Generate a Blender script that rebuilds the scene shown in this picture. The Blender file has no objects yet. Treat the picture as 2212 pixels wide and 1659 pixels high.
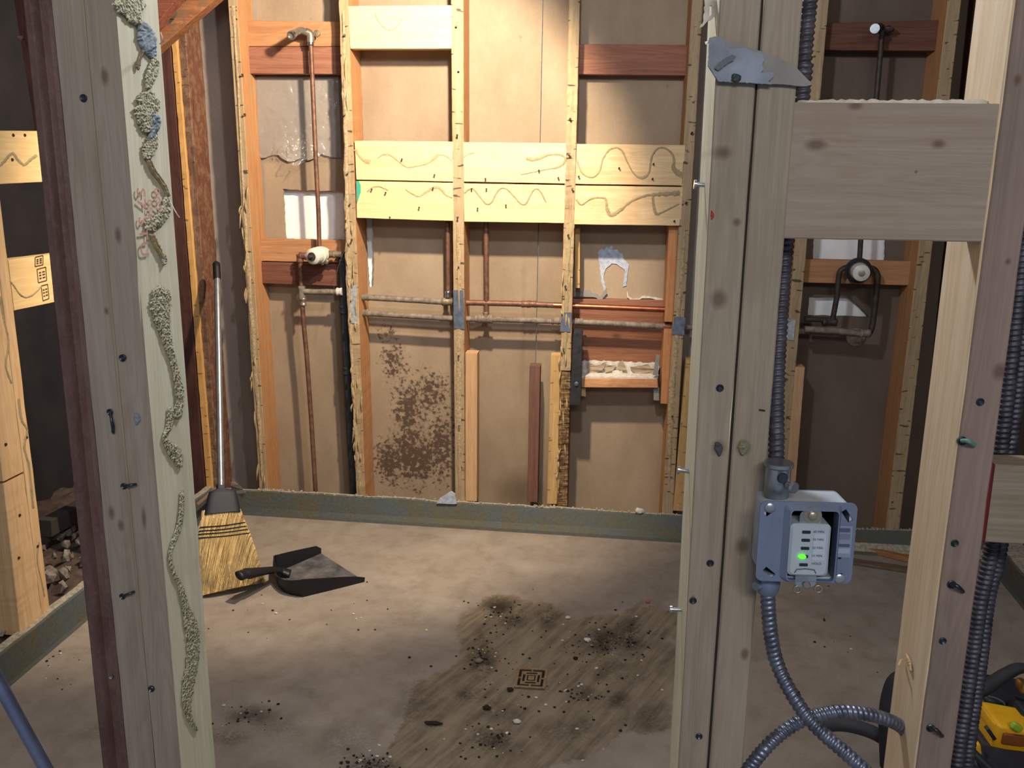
import bpy, bmesh, math, random
import numpy as np
from mathutils import Vector as V, Matrix, noise
from mathutils.geometry import tessellate_polygon
random.seed(7)
S = bpy.context.scene
COL = S.collection
# ------------------------------------------------------------------ camera
FPX, CX, CY, H = 1853.0, 1106.0, 829.5, 1.2893
_a, _p, _r = math.radians(5.3), math.radians(13.1), .014
AX = V((-math.sin(_a)*math.cos(_p), math.cos(_a)*math.cos(_p), -math.sin(_p)))
R0 = V((math.cos(_a), math.sin(_a), 0))
U0 = V((-math.sin(_a)*math.sin(_p), math.cos(_a)*math.sin(_p), math.cos(_p)))
RR = R0*math.cos(_r) + U0*math.sin(_r)
UU = -R0*math.sin(_r) + U0*math.cos(_r)
CAM = V((0, 0, H))
cd = bpy.data.cameras.new('camera'); cam = bpy.data.objects.new('camera', cd); COL.objects.link(cam)
m = Matrix.Identity(4)
for i in range(3):
    m[i][0], m[i][1], m[i][2], m[i][3] = RR[i], UU[i], -AX[i], CAM[i]
cam.matrix_world = m
cd.sensor_width = 36; cd.lens = FPX/2212*36; cd.clip_start = .02
S.camera = cam
# ------------------------------------------------------------------ world, lights, exposure
w = bpy.data.worlds.new('world'); S.world = w; w.use_nodes = True
w.node_tree.nodes['Background'].inputs[0].default_value = (.60, .66, .80, 1)
w.node_tree.nodes['Background'].inputs[1].default_value = .26
def lamp(kind, name, loc, energy, color, **k):
    l = bpy.data.lights.new(name, kind); l.energy = energy; l.color = color
    for a, b in k.items(): setattr(l, a, b)
    o = bpy.data.objects.new(name, l); o.location = loc; COL.objects.link(o); return o
# clamp lamp hanging over the shower pan, just above the frame: warm, its shade aims it down and to the left
o = lamp('SPOT', 'clamp_lamp_light', (-.28, 2.22, 2.0), 128, (1, .82, .60), spot_size=math.radians(106), spot_blend=.42, shadow_soft_size=.03)
o.rotation_euler = V((-.44, .62, -.58)).to_track_quat('-Z', 'Y').to_euler()
# bare cool bulb near the ceiling joists of the shower room
lamp('POINT', 'ceiling_bulb_light', (-.09, 1.58, 2.0), 31, (.88, .92, 1), shadow_soft_size=.05)
# fill light added behind the camera to brighten the front post faces
o = lamp('AREA', 'front_fill_light', (.3, -1.2, 2.3), 20, (1, .95, .88), shape='RECTANGLE', size=1.2, size_y=.3)
o.rotation_euler = (V((0, 1.6, .9))-V((.3, -1.2, 2.3))).to_track_quat('-Z', 'Y').to_euler()
S.view_settings.view_transform = 'Standard'; S.view_settings.look = 'None'
S.view_settings.gamma = 1; S.view_settings.use_curve_mapping = False
S.view_settings.exposure = .45

# ------------------------------------------------------------------ geometry helpers
def ray(px, py): return AX + RR*((px-CX)/FPX) - UU*((py-CY)/FPX)
def aty(px, py, Y): d = ray(px, py); return CAM + d*(Y/d.y)
def atx(px, py, X): d = ray(px, py); return CAM + d*(X/d.x)
def atz(px, py, Z=0.): d = ray(px, py); return CAM + d*((Z-H)/d.z)
def atp(px, py, p, n): d = ray(px, py); return CAM + d*((p-CAM).dot(n)/d.dot(n))
def project(P):
    d = P-CAM; z = d.dot(AX); return CX+FPX*d.dot(RR)/z, CY-FPX*d.dot(UU)/z
WL = {}
def top(o, label=None, cat=None, group=None, kind=None):
    if label: o['label'] = label
    if cat: o['category'] = cat
    if group: o['group'] = group
    if kind: o['kind'] = kind
    return o
def empty(name, loc, label, cat, group=None):
    o = bpy.data.objects.new(name, None); o.location = loc; COL.objects.link(o); WL[o.name] = V(loc)
    o.empty_display_size = .05
    return top(o, label, cat, group)
def mk(name, verts, faces, mat, parent=None, smooth=False, origin=None, label=None, kind=None, auto=None):
    verts = [V(v) for v in verts]
    if origin is None:
        n = len(verts); c = sum(verts, V())/n; origin = V((c.x, c.y, min(v.z for v in verts)))
    origin = V(origin)
    me = bpy.data.meshes.new(name); me.from_pydata([v-origin for v in verts], [], faces)
    bm = bmesh.new(); bm.from_mesh(me); bmesh.ops.recalc_face_normals(bm, faces=bm.faces); bm.to_mesh(me); bm.free()
    if mat: me.materials.append(mat)
    if smooth:
        me.polygons.foreach_set('use_smooth', [True]*len(me.polygons))
        if auto: me.set_sharp_from_angle(angle=math.radians(auto))
    o = bpy.data.objects.new(name, me); COL.objects.link(o); WL[o.name] = origin
    if parent:
        o.parent = parent; o.location = origin-WL[parent.name]
    else: o.location = origin
    if label: o['label'] = label
    if kind: o['kind'] = kind
    return o
def n1(v, s=1.): return noise.noise(V(v)*s)
def beam_geo(A, B, n=12, jit=.0012, ch=.0015, fr=9):
    """timber between ring A and ring B (4 corners each), worn edges"""
    vs, fs = [], []; seed = random.random()*100
    for i in range(n+1):
        t = i/n; P = [A[k].lerp(B[k], t) for k in range(4)]
        L = (B[0]-A[0]).length*t
        c = sum(P, V())/4
        Q = []
        for k in range(4):
            d = (P[k]-c)
            Q.append(P[k] + d.normalized()*jit*noise.noise(V((L*fr*3, k*7.1+seed, 0))) + d.normalized()*jit*.8*noise.noise(V((L*fr*11, k*3.1, seed))))
        for k in range(4):
            a, b = Q[k-1]-Q[k], Q[(k+1) % 4]-Q[k]
            vs.append(Q[k]+a.normalized()*min(ch, a.length*.3)); vs.append(Q[k]+b.normalized()*min(ch, b.length*.3))
    for i in range(n):
        for k in range(8):
            fs.append((i*8+k, i*8+(k+1) % 8, (i+1)*8+(k+1) % 8, (i+1)*8+k))
    fs.append(tuple(range(8))); fs.append(tuple(n*8+k for k in range(8)))
    return vs, fs
def beam(name, A, B, mat, parent=None, n=12, jit=.0012, ch=.0015, label=None):
    v, f = beam_geo([V(a) for a in A], [V(b) for b in B], n, jit, ch)
    return mk(name, v, f, mat, parent, label=label)
def xline(L, Y):
    p, q = aty(*L[0], Y), aty(*L[1], Y)
    return lambda z: p.x+(q.x-p.x)*(z-p.z)/(q.z-p.z)
def vb(name, L, Rr, Y, d, z0, z1, mat, parent=None, n=40, jit=.0012, ch=.0015, label=None):
    """upright board whose front face at depth Y lies between two edge lines"""
    if z0 is None: z0 = (aty(*L[1], Y).z+aty(*Rr[1], Y).z)/2
    if z1 is None: z1 = (aty(*L[0], Y).z+aty(*Rr[0], Y).z)/2
    l, r = xline(L, Y), xline(Rr, Y)
    ring = lambda z: [V((l(z), Y, z)), V((r(z), Y, z)), V((r(z), Y+d, z)), V((l(z), Y+d, z))]
    return beam(name, ring(z0), ring(z1), mat, parent, n, jit, ch, label)
def hb(name, tl, tr, br, bl, Y, d, mat, parent=None, n=10, jit=.0008, ch=.0012, label=None):
    P = [aty(*c, Y) for c in (bl, tl, br, tr)]
    D = V((0, d, 0))
    return beam(name, [P[0], P[1], P[1]+D, P[0]+D], [P[2], P[3], P[3]+D, P[2]+D], mat, parent, n, jit, ch, label)
def boxgeo(c, s, R=None):
    c = V(c); vs = []
    for x in (-.5, .5):
        for y in (-.5, .5):
            for z in (-.5, .5):
                v = V((x*s[0], y*s[1], z*s[2])); vs.append(c+(R @ v if R else v))
    return vs, [(0, 1, 3, 2), (4, 6, 7, 5), (0, 4, 5, 1), (2, 3, 7, 6), (0, 2, 6, 4), (1, 5, 7, 3)]
def join(*gs):
    vs, fs = [], []
    for v, f in gs:
        k = len(vs); vs += list(v); fs += [tuple(i+k for i in q) for q in f]
    return vs, fs
def cat(P, n):
    """Catmull-Rom through points"""
    P = [V(p) for p in P]; Q = [P[0]*2-P[1]]+P+[P[-1]*2-P[-2]]; out = []
    for i in range(1, len(Q)-2):
        for k in range(n):
            t = k/n; a, b, c, d = Q[i-1], Q[i], Q[i+1], Q[i+2]
            out.append(.5*((2*b)+(-a+c)*t+(2*a-5*b+4*c-d)*t*t+(-a+3*b-3*c+d)*t**3))
    out.append(P[-1]); return out
def resample(P, step):
    L = [0]
    for a, b in zip(P, P[1:]): L.append(L[-1]+(b-a).length)
    n = max(2, int(L[-1]/step)); out = []; j = 0
    for i in range(n+1):
        s = L[-1]*i/n
        while j < len(L)-2 and L[j+1] < s: j += 1
        t = (s-L[j])/max(1e-9, L[j+1]-L[j]); out.append(P[j].lerp(P[j+1], min(1, t)))
    return out, L[-1]
def tubegeo(P, r, sides=12, prof=None, cap=True, flat=1., up=None):
    n = len(P); vs, fs = [], []
    T = (P[1]-P[0]).normalized(); N = (up or V((.123, .3, .9))).cross(T).normalized(); s = 0
    for i in range(n):
        T2 = (P[min(i+1, n-1)]-P[max(i-1, 0)]).normalized()
        N = (N-T2*N.dot(T2)).normalized(); B = T2.cross(N)
        if i: s += (P[i]-P[i-1]).length
        for k in range(sides):
            th = 2*math.pi*k/sides
            rr = prof(s, th) if prof else (r(i/(n-1)) if callable(r) else r)
            vs.append(P[i]+N*math.cos(th)*rr+B*math.sin(th)*rr*flat)
    for i in range(n-1):
        for k in range(sides):
            fs.append((i*sides+k, i*sides+(k+1) % sides, (i+1)*sides+(k+1) % sides, (i+1)*sides+k))
    if cap: fs.append(tuple(range(sides))); fs.append(tuple((n-1)*sides+k for k in range(sides)))
    return vs, fs
def tube(name, P, r, mat, parent=None, sides=14, label=None, **k):
    P = [V(p) for p in P]
    v, f = tubegeo(P, r, sides, **k)
    return mk(name, v, f, mat, parent, smooth=True, label=label, auto=60)
def lathegeo(base, axis, prof, sides=24):
    """prof: (distance along axis, radius)"""
    base = V(base); axis = V(axis).normalized(); N = axis.orthogonal().normalized(); B = axis.cross(N)
    vs, fs = [], []
    for h, r in prof:
        for k in range(sides):
            th = 2*math.pi*k/sides; vs.append(base+axis*h+N*math.cos(th)*r+B*math.sin(th)*r)
    for i in range(len(prof)-1):
        for k in range(sides):
            fs.append((i*sides+k, i*sides+(k+1) % sides, (i+1)*sides+(k+1) % sides, (i+1)*sides+k))
    fs.append(tuple(range(sides))); fs.append(tuple((len(prof)-1)*sides+k for k in range(sides)))
    return vs, fs
def lathe(name, base, axis, prof, mat, parent=None, sides=24, label=None):
    v, f = lathegeo(base, axis, prof, sides)
    return mk(name, v, f, mat, parent, smooth=True, auto=40, label=label)
def jag(pts, amp=1.5, step=5):
    out = []
    for i, a in enumerate(pts):
        b = pts[(i+1) % len(pts)]; L = math.hypot(b[0]-a[0], b[1]-a[1]); n = max(1, int(L/step))
        for k in range(n):
            t = k/n; out.append((a[0]+(b[0]-a[0])*t+random.uniform(-amp, amp), a[1]+(b[1]-a[1])*t+random.uniform(-amp, amp)))
    return out
def sheetgeo(loops3, nrm, th):
    """loops3: outer + holes as 3-D loops (front); extruded by th along nrm"""
    tri = tessellate_polygon(loops3); flat = [p for l in loops3 for p in l]; n = len(flat)
    vs = list(flat)+[p+nrm*th for p in flat]
    fs = [tuple(t) for t in tri]+[tuple(i+n for i in reversed(t)) for t in tri]
    k = 0
    for l in loops3:
        m_ = len(l)
        for i in range(m_): a, b = k+i, k+(i+1) % m_; fs.append((a, b, b+n, a+n))
        k += m_
    return vs, fs
def sheet(name, outer, holes, Y, th, mat, parent=None, label=None, kind=None):
    lp = [[aty(*p, Y) for p in l] for l in [outer]+list(holes)]
    v, f = sheetgeo(lp, V((0, 1, 0)), th)
    return mk(name, v, f, mat, parent, label=label, kind=kind)
def crustgeo(path, widths, hit, nrm, hgt=.004, nx=7, step=.004, seed=0., rag=.25):
    """lumpy dried adhesive along pixel path; widths in px; hit(px,py)->3-D point on the board"""
    C = cat([V((x, y, wd)) for (x, y), wd in zip(path, widths)], 12); vs, fs = [], []
    pts = []
    for c in C: pts.append(c)
    n = len(pts)
    for i in range(n):
        c = pts[i]; t = (pts[min(i+1, n-1)]-pts[max(i-1, 0)]); t.z = 0
        t = t.normalized() if t.length else V((0, 1, 0)); nn = V((-t.y, t.x, 0))
        for k in range(nx):
            u = k/(nx-1)*2-1
            wv = c.z*.5*(1+rag*noise.noise(V((i*.45, u*2, seed))))*u
            p = hit(c.x+nn.x*wv, c.y+nn.y*wv)
            hh = hgt*max(0, 1-abs(u)**3)*(.5+1.1*abs(noise.noise(p*260+V((seed, 0, 0))))+.25*noise.noise(p*90))
            if k in (0, nx-1) or i in (0, n-1): hh = -.0004
            vs.append(p+nrm*hh)
    for i in range(n-1):
        for k in range(nx-1): fs.append((i*nx+k, i*nx+k+1, (i+1)*nx+k+1, (i+1)*nx+k))
    return vs, fs
def quadpt(c, s, t):   # bilinear, corners tl tr br bl
    return c[0].lerp(c[1], s).lerp(c[3].lerp(c[2], s), t)

# ------------------------------------------------------------------ materials
def lin(h, k=1.):
    h = h.lstrip('#'); c = [int(h[i:i+2], 16)/255 for i in (0, 2, 4)]
    return tuple(((x/12.92) if x <= .04045 else ((x+.055)/1.055)**2.4)*k for x in c)+(1,)
class G:
    def __init__(s, name):
        s.m = bpy.data.materials.new(name); s.m.use_nodes = True; s.t = s.m.node_tree
        s.b = s.t.nodes['Principled BSDF']; s.i = 0
    def n(s, typ, **k):
        nd = s.t.nodes.new('ShaderNode'+typ)
        for a, v in k.items():
            if a.startswith('i_'):
                key = a[2:]; sock = nd.inputs[int(key)] if key.isdigit() else nd.inputs[key]; s.put(sock, v)
            else: setattr(nd, a, v)
        return nd
    def put(s, sock, v):
        if hasattr(v, 'links'): s.t.links.new(v, sock)
        else: sock.default_value = v
    def math(s, op, a, b=0., c=0.):
        nd = s.n('Math', operation=op); s.put(nd.inputs[0], a); s.put(nd.inputs[1], b); s.put(nd.inputs[2], c); return nd.outputs[0]
    def mix(s, f, a, b, mode='MIX'):
        nd = s.n('Mix', data_type='RGBA', blend_type=mode); s.put(nd.inputs[0], f); s.put(nd.inputs[6], a); s.put(nd.inputs[7], b); return nd.outputs[2]
    def ramp(s, f, a, b, ca=(0, 0, 0, 1), cb=(1, 1, 1, 1)):
        nd = s.n('ValToRGB'); s.put(nd.inputs[0], f); e = nd.color_ramp.elements
        e[0].position = a; e[0].color = ca; e[1].position = b; e[1].color = cb; return nd.outputs[0]
    def pos(s): return s.n('NewGeometry').outputs['Position']
    def nrm(s): return s.n('NewGeometry').outputs['True Normal']
    def obj(s, scale=(1, 1, 1), rnd=True):
        p = s.pos()
        if rnd:
            r = s.n('ObjectInfo').outputs['Random']; v = s.n('VectorMath', operation='SCALE'); s.put(v.inputs[0], (7.3, 11.1, 5.7)); s.put(v.inputs['Scale'], r)
            a = s.n('VectorMath', operation='ADD'); s.put(a.inputs[0], p); s.put(a.inputs[1], v.outputs[0]); p = a.outputs[0]
        mm = s.n('VectorMath', operation='MULTIPLY'); s.put(mm.inputs[0], p); s.put(mm.inputs[1], scale); return mm.outputs[0]
    def noise(s, vec, scale=5., detail=3., rough=.5, dist=0.):
        nd = s.n('TexNoise'); s.put(nd.inputs['Vector'], vec); nd.inputs['Scale'].default_value = scale; nd.inputs['Detail'].default_value = detail
        nd.inputs['Roughness'].default_value = rough; nd.inputs['Distortion'].default_value = dist; return nd.outputs[0]
    def vor(s, vec, scale=5., feature='F1', rnd=1.):
        nd = s.n('TexVoronoi', feature=feature); s.put(nd.inputs['Vector'], vec); nd.inputs['Scale'].default_value = scale; nd.inputs['Randomness'].default_value = rnd; return nd.outputs['Distance']
    def sepv(s, v): nd = s.n('SeparateXYZ'); s.put(nd.inputs[0], v); return nd.outputs
    def field(s, ells, axes='xz'):
        """max of (1 - elliptic distance) over spots given in world coordinates"""
        o = s.sepv(s.pos()); ia, ib = 'xyz'.index(axes[0]), 'xyz'.index(axes[1]); out = None
        for (a, b, ra, rb, k) in ells:
            da = s.math('DIVIDE', s.math('SUBTRACT', o[ia], a), ra); db = s.math('DIVIDE', s.math('SUBTRACT', o[ib], b), rb)
            d = s.math('SQRT', s.math('ADD', s.math('MULTIPLY', da, da), s.math('MULTIPLY', db, db)))
            f = s.math('MULTIPLY', s.math('SUBTRACT', 1., d), k)
            out = f if out is None else s.math('MAXIMUM', out, f)
        return out
    def out(s, col, rough=.7, bump=None, bs=.3, metal=0., spec=.4, bd=.002):
        s.put(s.b.inputs['Base Color'], col); s.put(s.b.inputs['Roughness'], rough); s.put(s.b.inputs['Metallic'], metal)
        s.b.inputs['Specular IOR Level'].default_value = spec
        if bump is not None:
            nd = s.n('Bump'); nd.inputs['Strength'].default_value = bs; nd.inputs['Distance'].default_value = bd; s.put(nd.inputs['Height'], bump)
            s.t.links.new(nd.outputs[0], s.b.inputs['Normal'])
        return s.m
def wood(name, base, dark, axis='z', side=None, marks=0., stain=0., stainc='#4a3c30', knots=None, rough=.75, bump=.35, kn=.5, crust=None):
    g = G(name); k = .035
    sc = {'x': (k, 1, 1), 'y': (1, k, 1), 'z': (1, 1, k)}[axis]; sk = {'x': (.45, 1, 1), 'y': (1, .45, 1), 'z': (1, 1, .45)}[axis]
    v = g.obj(sc); fine = g.noise(v, 420, 4, .6); mid = g.noise(v, 75, 3, .6, .4)
    ring = g.noise(g.obj(tuple(x if x == 1 else .09 for x in sc)), 22, 2, .5, 1.2)
    saw = g.math('SINE', g.math('MULTIPLY', ring, 60.))
    f = g.math('ADD', g.math('MULTIPLY', fine, .30), g.math('ADD', g.math('MULTIPLY', mid, .55), g.math('MULTIPLY', saw, .045)))
    col = g.mix(g.ramp(f, .28, .62), lin(dark), lin(base))
    if side:
        y = g.math('ABSOLUTE', g.sepv(g.nrm())[1]); cs = g.mix(g.ramp(f, .28, .62), lin(side[1]), lin(side[0]))
        col = g.mix(g.math('LESS_THAN', y, .7), col, cs)
    # small random knots
    kv = g.vor(g.obj(sk), 5.5); kk = g.ramp(g.math('ADD', kv, g.math('MULTIPLY', mid, .06)), .04, .085, (1, 1, 1, 1), (0, 0, 0, 1))
    col = g.mix(g.math('MULTIPLY', kk, kn), col, lin('#4a2a1a'))
    big = g.noise(g.obj((1, 1, .6)), 7, 4, .6)
    if stain: col = g.mix(g.math('MULTIPLY', g.ramp(big, .5, .72), stain), col, lin(stainc))
    if crust:
        cn = g.noise(g.obj((1, 1, .7)), 45, 4, .7); col = g.mix(g.math('MULTIPLY', g.ramp(cn, .46, .60), crust[1]), col, lin(crust[0]))
    if marks:
        mv = g.noise(g.obj((28, 28, 95)), 1., 1, .3); col = g.mix(g.math('MULTIPLY', g.ramp(mv, .67, .72), g.math('MULTIPLY', g.math('GREATER_THAN', g.math('ABSOLUTE', g.sepv(g.nrm())[1]), .7), marks)), col, lin('#241a14'))
    if knots:
        fl = g.field(knots, 'xz'); fl = g.math('ADD', fl, g.math('MULTIPLY', g.math('SUBTRACT', mid, .5), .5))
        col = g.mix(g.math('MULTIPLY', g.ramp(fl, .02, .7), .65), col, lin('#4d362a'))
    bmp = g.math('ADD', f, g.math('MULTIPLY', g.noise(g.obj(), 160, 3, .6), .6 if crust else .15))
    return g.out(col, rough, bmp, bump, 0, .25)
def plain(name, c, rough=.6, metal=0., var=.15, scale=30, bump=.15, dark=None, spec=.4):
    g = G(name); nz = g.noise(g.obj(), scale, 5, .6)
    col = g.mix(g.math('MULTIPLY', g.ramp(nz, .35, .7), var if dark is None else 1.), lin(c), lin(dark or '#000000'))
    return g.out(col, rough, nz, bump, metal, spec)
def drywall(name, c='#a3917b', d='#8e7c67', mould=None, dots=None, soot=None):
    g = G(name); a = g.noise(g.obj((1, 1, .5)), 5, 4, .6); b = g.noise(g.obj(), 90, 3, .6)
    col = g.mix(g.ramp(a, .3, .7), lin(c), lin(d)); col = g.mix(g.math('MULTIPLY', g.ramp(b, .4, .8), .14), col, lin('#5d4c3c'))
    sp = g.vor(g.obj(), 9); col = g.mix(g.math('MULTIPLY', g.ramp(sp, .03, .07, (1, 1, 1, 1), (0, 0, 0, 1)), .35), col, lin('#5a4636'))
    if mould:
        f = g.field(mould); nz = g.noise(g.obj((1, 1, 1), False), 55, 5, .72); nz2 = g.noise(g.obj((1, 1, 1), False), 13, 2, .6)
        vv = g.vor(g.obj((1, 1, 1), False), 75)
        t = g.math('ADD', g.math('MULTIPLY', g.math('MINIMUM', f, .75), .34), g.math('ADD', nz, g.math('MULTIPLY', nz2, .30)))
        t = g.math('SUBTRACT', t, g.math('MULTIPLY', vv, .22))
        t = g.math('ADD', t, g.math('MULTIPLY', g.math('LESS_THAN', f, 0.), -.5))
        col = g.mix(g.math('MULTIPLY', g.ramp(t, .665, .75), .84), col, lin('#3a2c26'))
        col = g.mix(g.math('MULTIPLY', g.ramp(t, .58, .70), .34), col, lin('#5c4638'))
    if soot:
        f = g.field(soot); f = g.math('ADD', f, g.math('MULTIPLY', g.math('SUBTRACT', a, .5), .6)); col = g.mix(g.math('MULTIPLY', g.ramp(f, .0, .9), .55), col, lin('#4e3d30'))
    return g.out(col, .85, b, .12, 0, .2)

W_FRONT = wood('weathered_pine', '#a3978a', '#7d7064', 'z', side=('#c2baa0', '#a89f84'), stain=.35, stainc='#5d5a4a', kn=.75)
W_FRONTR = wood('reddish_fir', '#97837a', '#7a655e', 'z', side=('#d6bd98', '#bd9f78'), stain=.3, stainc='#57564a', kn=.8)
W_PALE = wood('fresh_pine', '#d9bf96', '#c0a078', 'z', kn=.5)
W_BLOCKF = wood('weathered_pine_block', '#a2958a', '#857565', 'x', stain=.4, stainc='#6c6048', kn=.8)
W_STUD = wood('old_stud', '#b39c7a', '#8c775a', 'z', side=('#c4905f', '#a87248'), marks=.8, crust=('#a08c6e', .5), kn=.6)
W_STUDR = wood('rotten_stud', '#a08358', '#6b5236', 'z', side=('#a9683e', '#6a4028'), marks=.8, crust=('#33281f', .75), stain=.6, kn=.9)
W_DARK = wood('dark_fir', '#5a3a33', '#3d2522', 'z', stain=.5, stainc='#261817')
W_ORG = wood('orange_fir', '#c08c60', '#a56f48', 'z', kn=.8)
W_ORGX = wood('orange_fir_block', '#b98a62', '#9c6d4a', 'x', kn=.9)
W_REDX = wood('red_fir_plank', '#9c705a', '#805240', 'x', kn=.9)
W_BLK = wood('pale_block', '#e2c999', '#d4b582', 'x', kn=.75, bump=.15)
W_BLKY = wood('pale_block_left', '#dfc290', '#cfac75', 'y', kn=.75, bump=.15)
W_BLKW = wood('worn_pale_block', '#dcc29a', '#c4a478', 'x', stain=.35, stainc='#a07c54', kn=.9, bump=.2)
W_SHORT = wood('clean_short_stud', '#caa47c', '#b08c66', 'z', kn=.5)
W_SHORTR = wood('red_short_stud', '#7c584c', '#62443a', 'z', kn=.5)
W_SHORTY = wood('yellow_short_stud', '#c9a873', '#a98655', 'z', kn=.5, marks=.5)
W_LEFT = wood('left_pine', '#dcbc92', '#c49e70', 'z', kn=.9)
M_BLACKW = plain('tarred_board', '#2c2e33', .6, 0, .5, 60)
M_DRY = drywall('drywall_back_paper')
M_GYP = plain('gypsum', '#d8d4cc', .9, 0, .25, 60, .5, dark='#b2aba0')
M_GYPB = plain('gypsum_core_blueish', '#b4bccb', .9, 0, 1, 70, .6, dark='#8d97a8')
M_PAPER = plain('torn_paper', '#a8967e', .9, 0, .3, 40)
M_PAPERG = plain('grey_paper', '#8a8986', .9, 0, .2, 40)
M_WHITE = plain('white_board', '#f4f3f0', .7, 0, .1, 20)
M_TEAL = plain('teal_end_paint', '#3a9f86', .6, 0, .15, 30)
M_GLUE = plain('dried_adhesive', '#a08e6c', .8, 0, 1, 90, .5, dark='#8a7858')
g = G('old_grey_adhesive'); _v = g.vor(g.obj(), 330); _n = g.noise(g.obj(), 120, 3, .6)
_c = g.mix(g.ramp(g.math('ADD', _v, g.math('MULTIPLY', _n, .4)), .35, .75), lin('#6c684e'), lin('#c8c2a4')); M_GLUEG = g.out(_c, .9, g.math('ADD', _v, _n), 1., 0, .2, bd=.004)
M_GLUEB = plain('bluish_adhesive', '#8d98a2', .7, 0, 1, 120, .6, dark='#56626c')
M_NAIL = plain('nail_steel', '#6c6660', .4, .8, .3, 80)
M_RUSTN = plain('rusty_nail', '#3a2a22', .7, .3, .3, 80)
M_ZINC = plain('zinc_plate', '#8b95a5', .4, .75, 1, 40, .2, dark='#6a7484')
M_ZINCW = plain('chalky_zinc_plate', '#b9bcbd', .6, .3, 1, 60, .3, dark='#85898c')
M_SCREW = plain('blued_screw', '#4c5560', .35, .85, .3, 80)
M_BOLT = plain('bright_bolt', '#b4bdc2', .25, .95, .2, 60)
M_COPB = plain('bright_copper', '#b87050', .35, .9, 1, 30, .1, dark='#8c5238')
M_COP = plain('dull_copper', '#84604e', .55, .45, 1, 45, .2, dark='#5c4236')
M_COPD = plain('dusty_pipe', '#8f8375', .75, .15, 1, 45, .2, dark='#5c5147')
M_BRASS = plain('dusty_brass', '#938570', .6, .4, 1, 50, .3, dark='#5d503f')
M_NICK = plain('worn_nickel', '#a39c8e', .35, .7, .3, 50, .2)
M_PIPED = plain('dark_pipe', '#4c443e', .6, .4, 1, 50, .2, dark='#332b28')
M_BLACK = plain('black_plastic_pipe', '#33363a', .55, 0, 1, 30, .2, dark='#1d1f22')
M_VALVE = plain('white_valve_body', '#d2cfc2', .4, 0, .15, 40)
M_GAPW = plain('seam_shade', '#2a2420', .9)  # near-black colour stands for the shade inside the post seams
M_DRKPL = plain('black_rubber', '#15161a', .5, 0, .2, 40)

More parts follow.
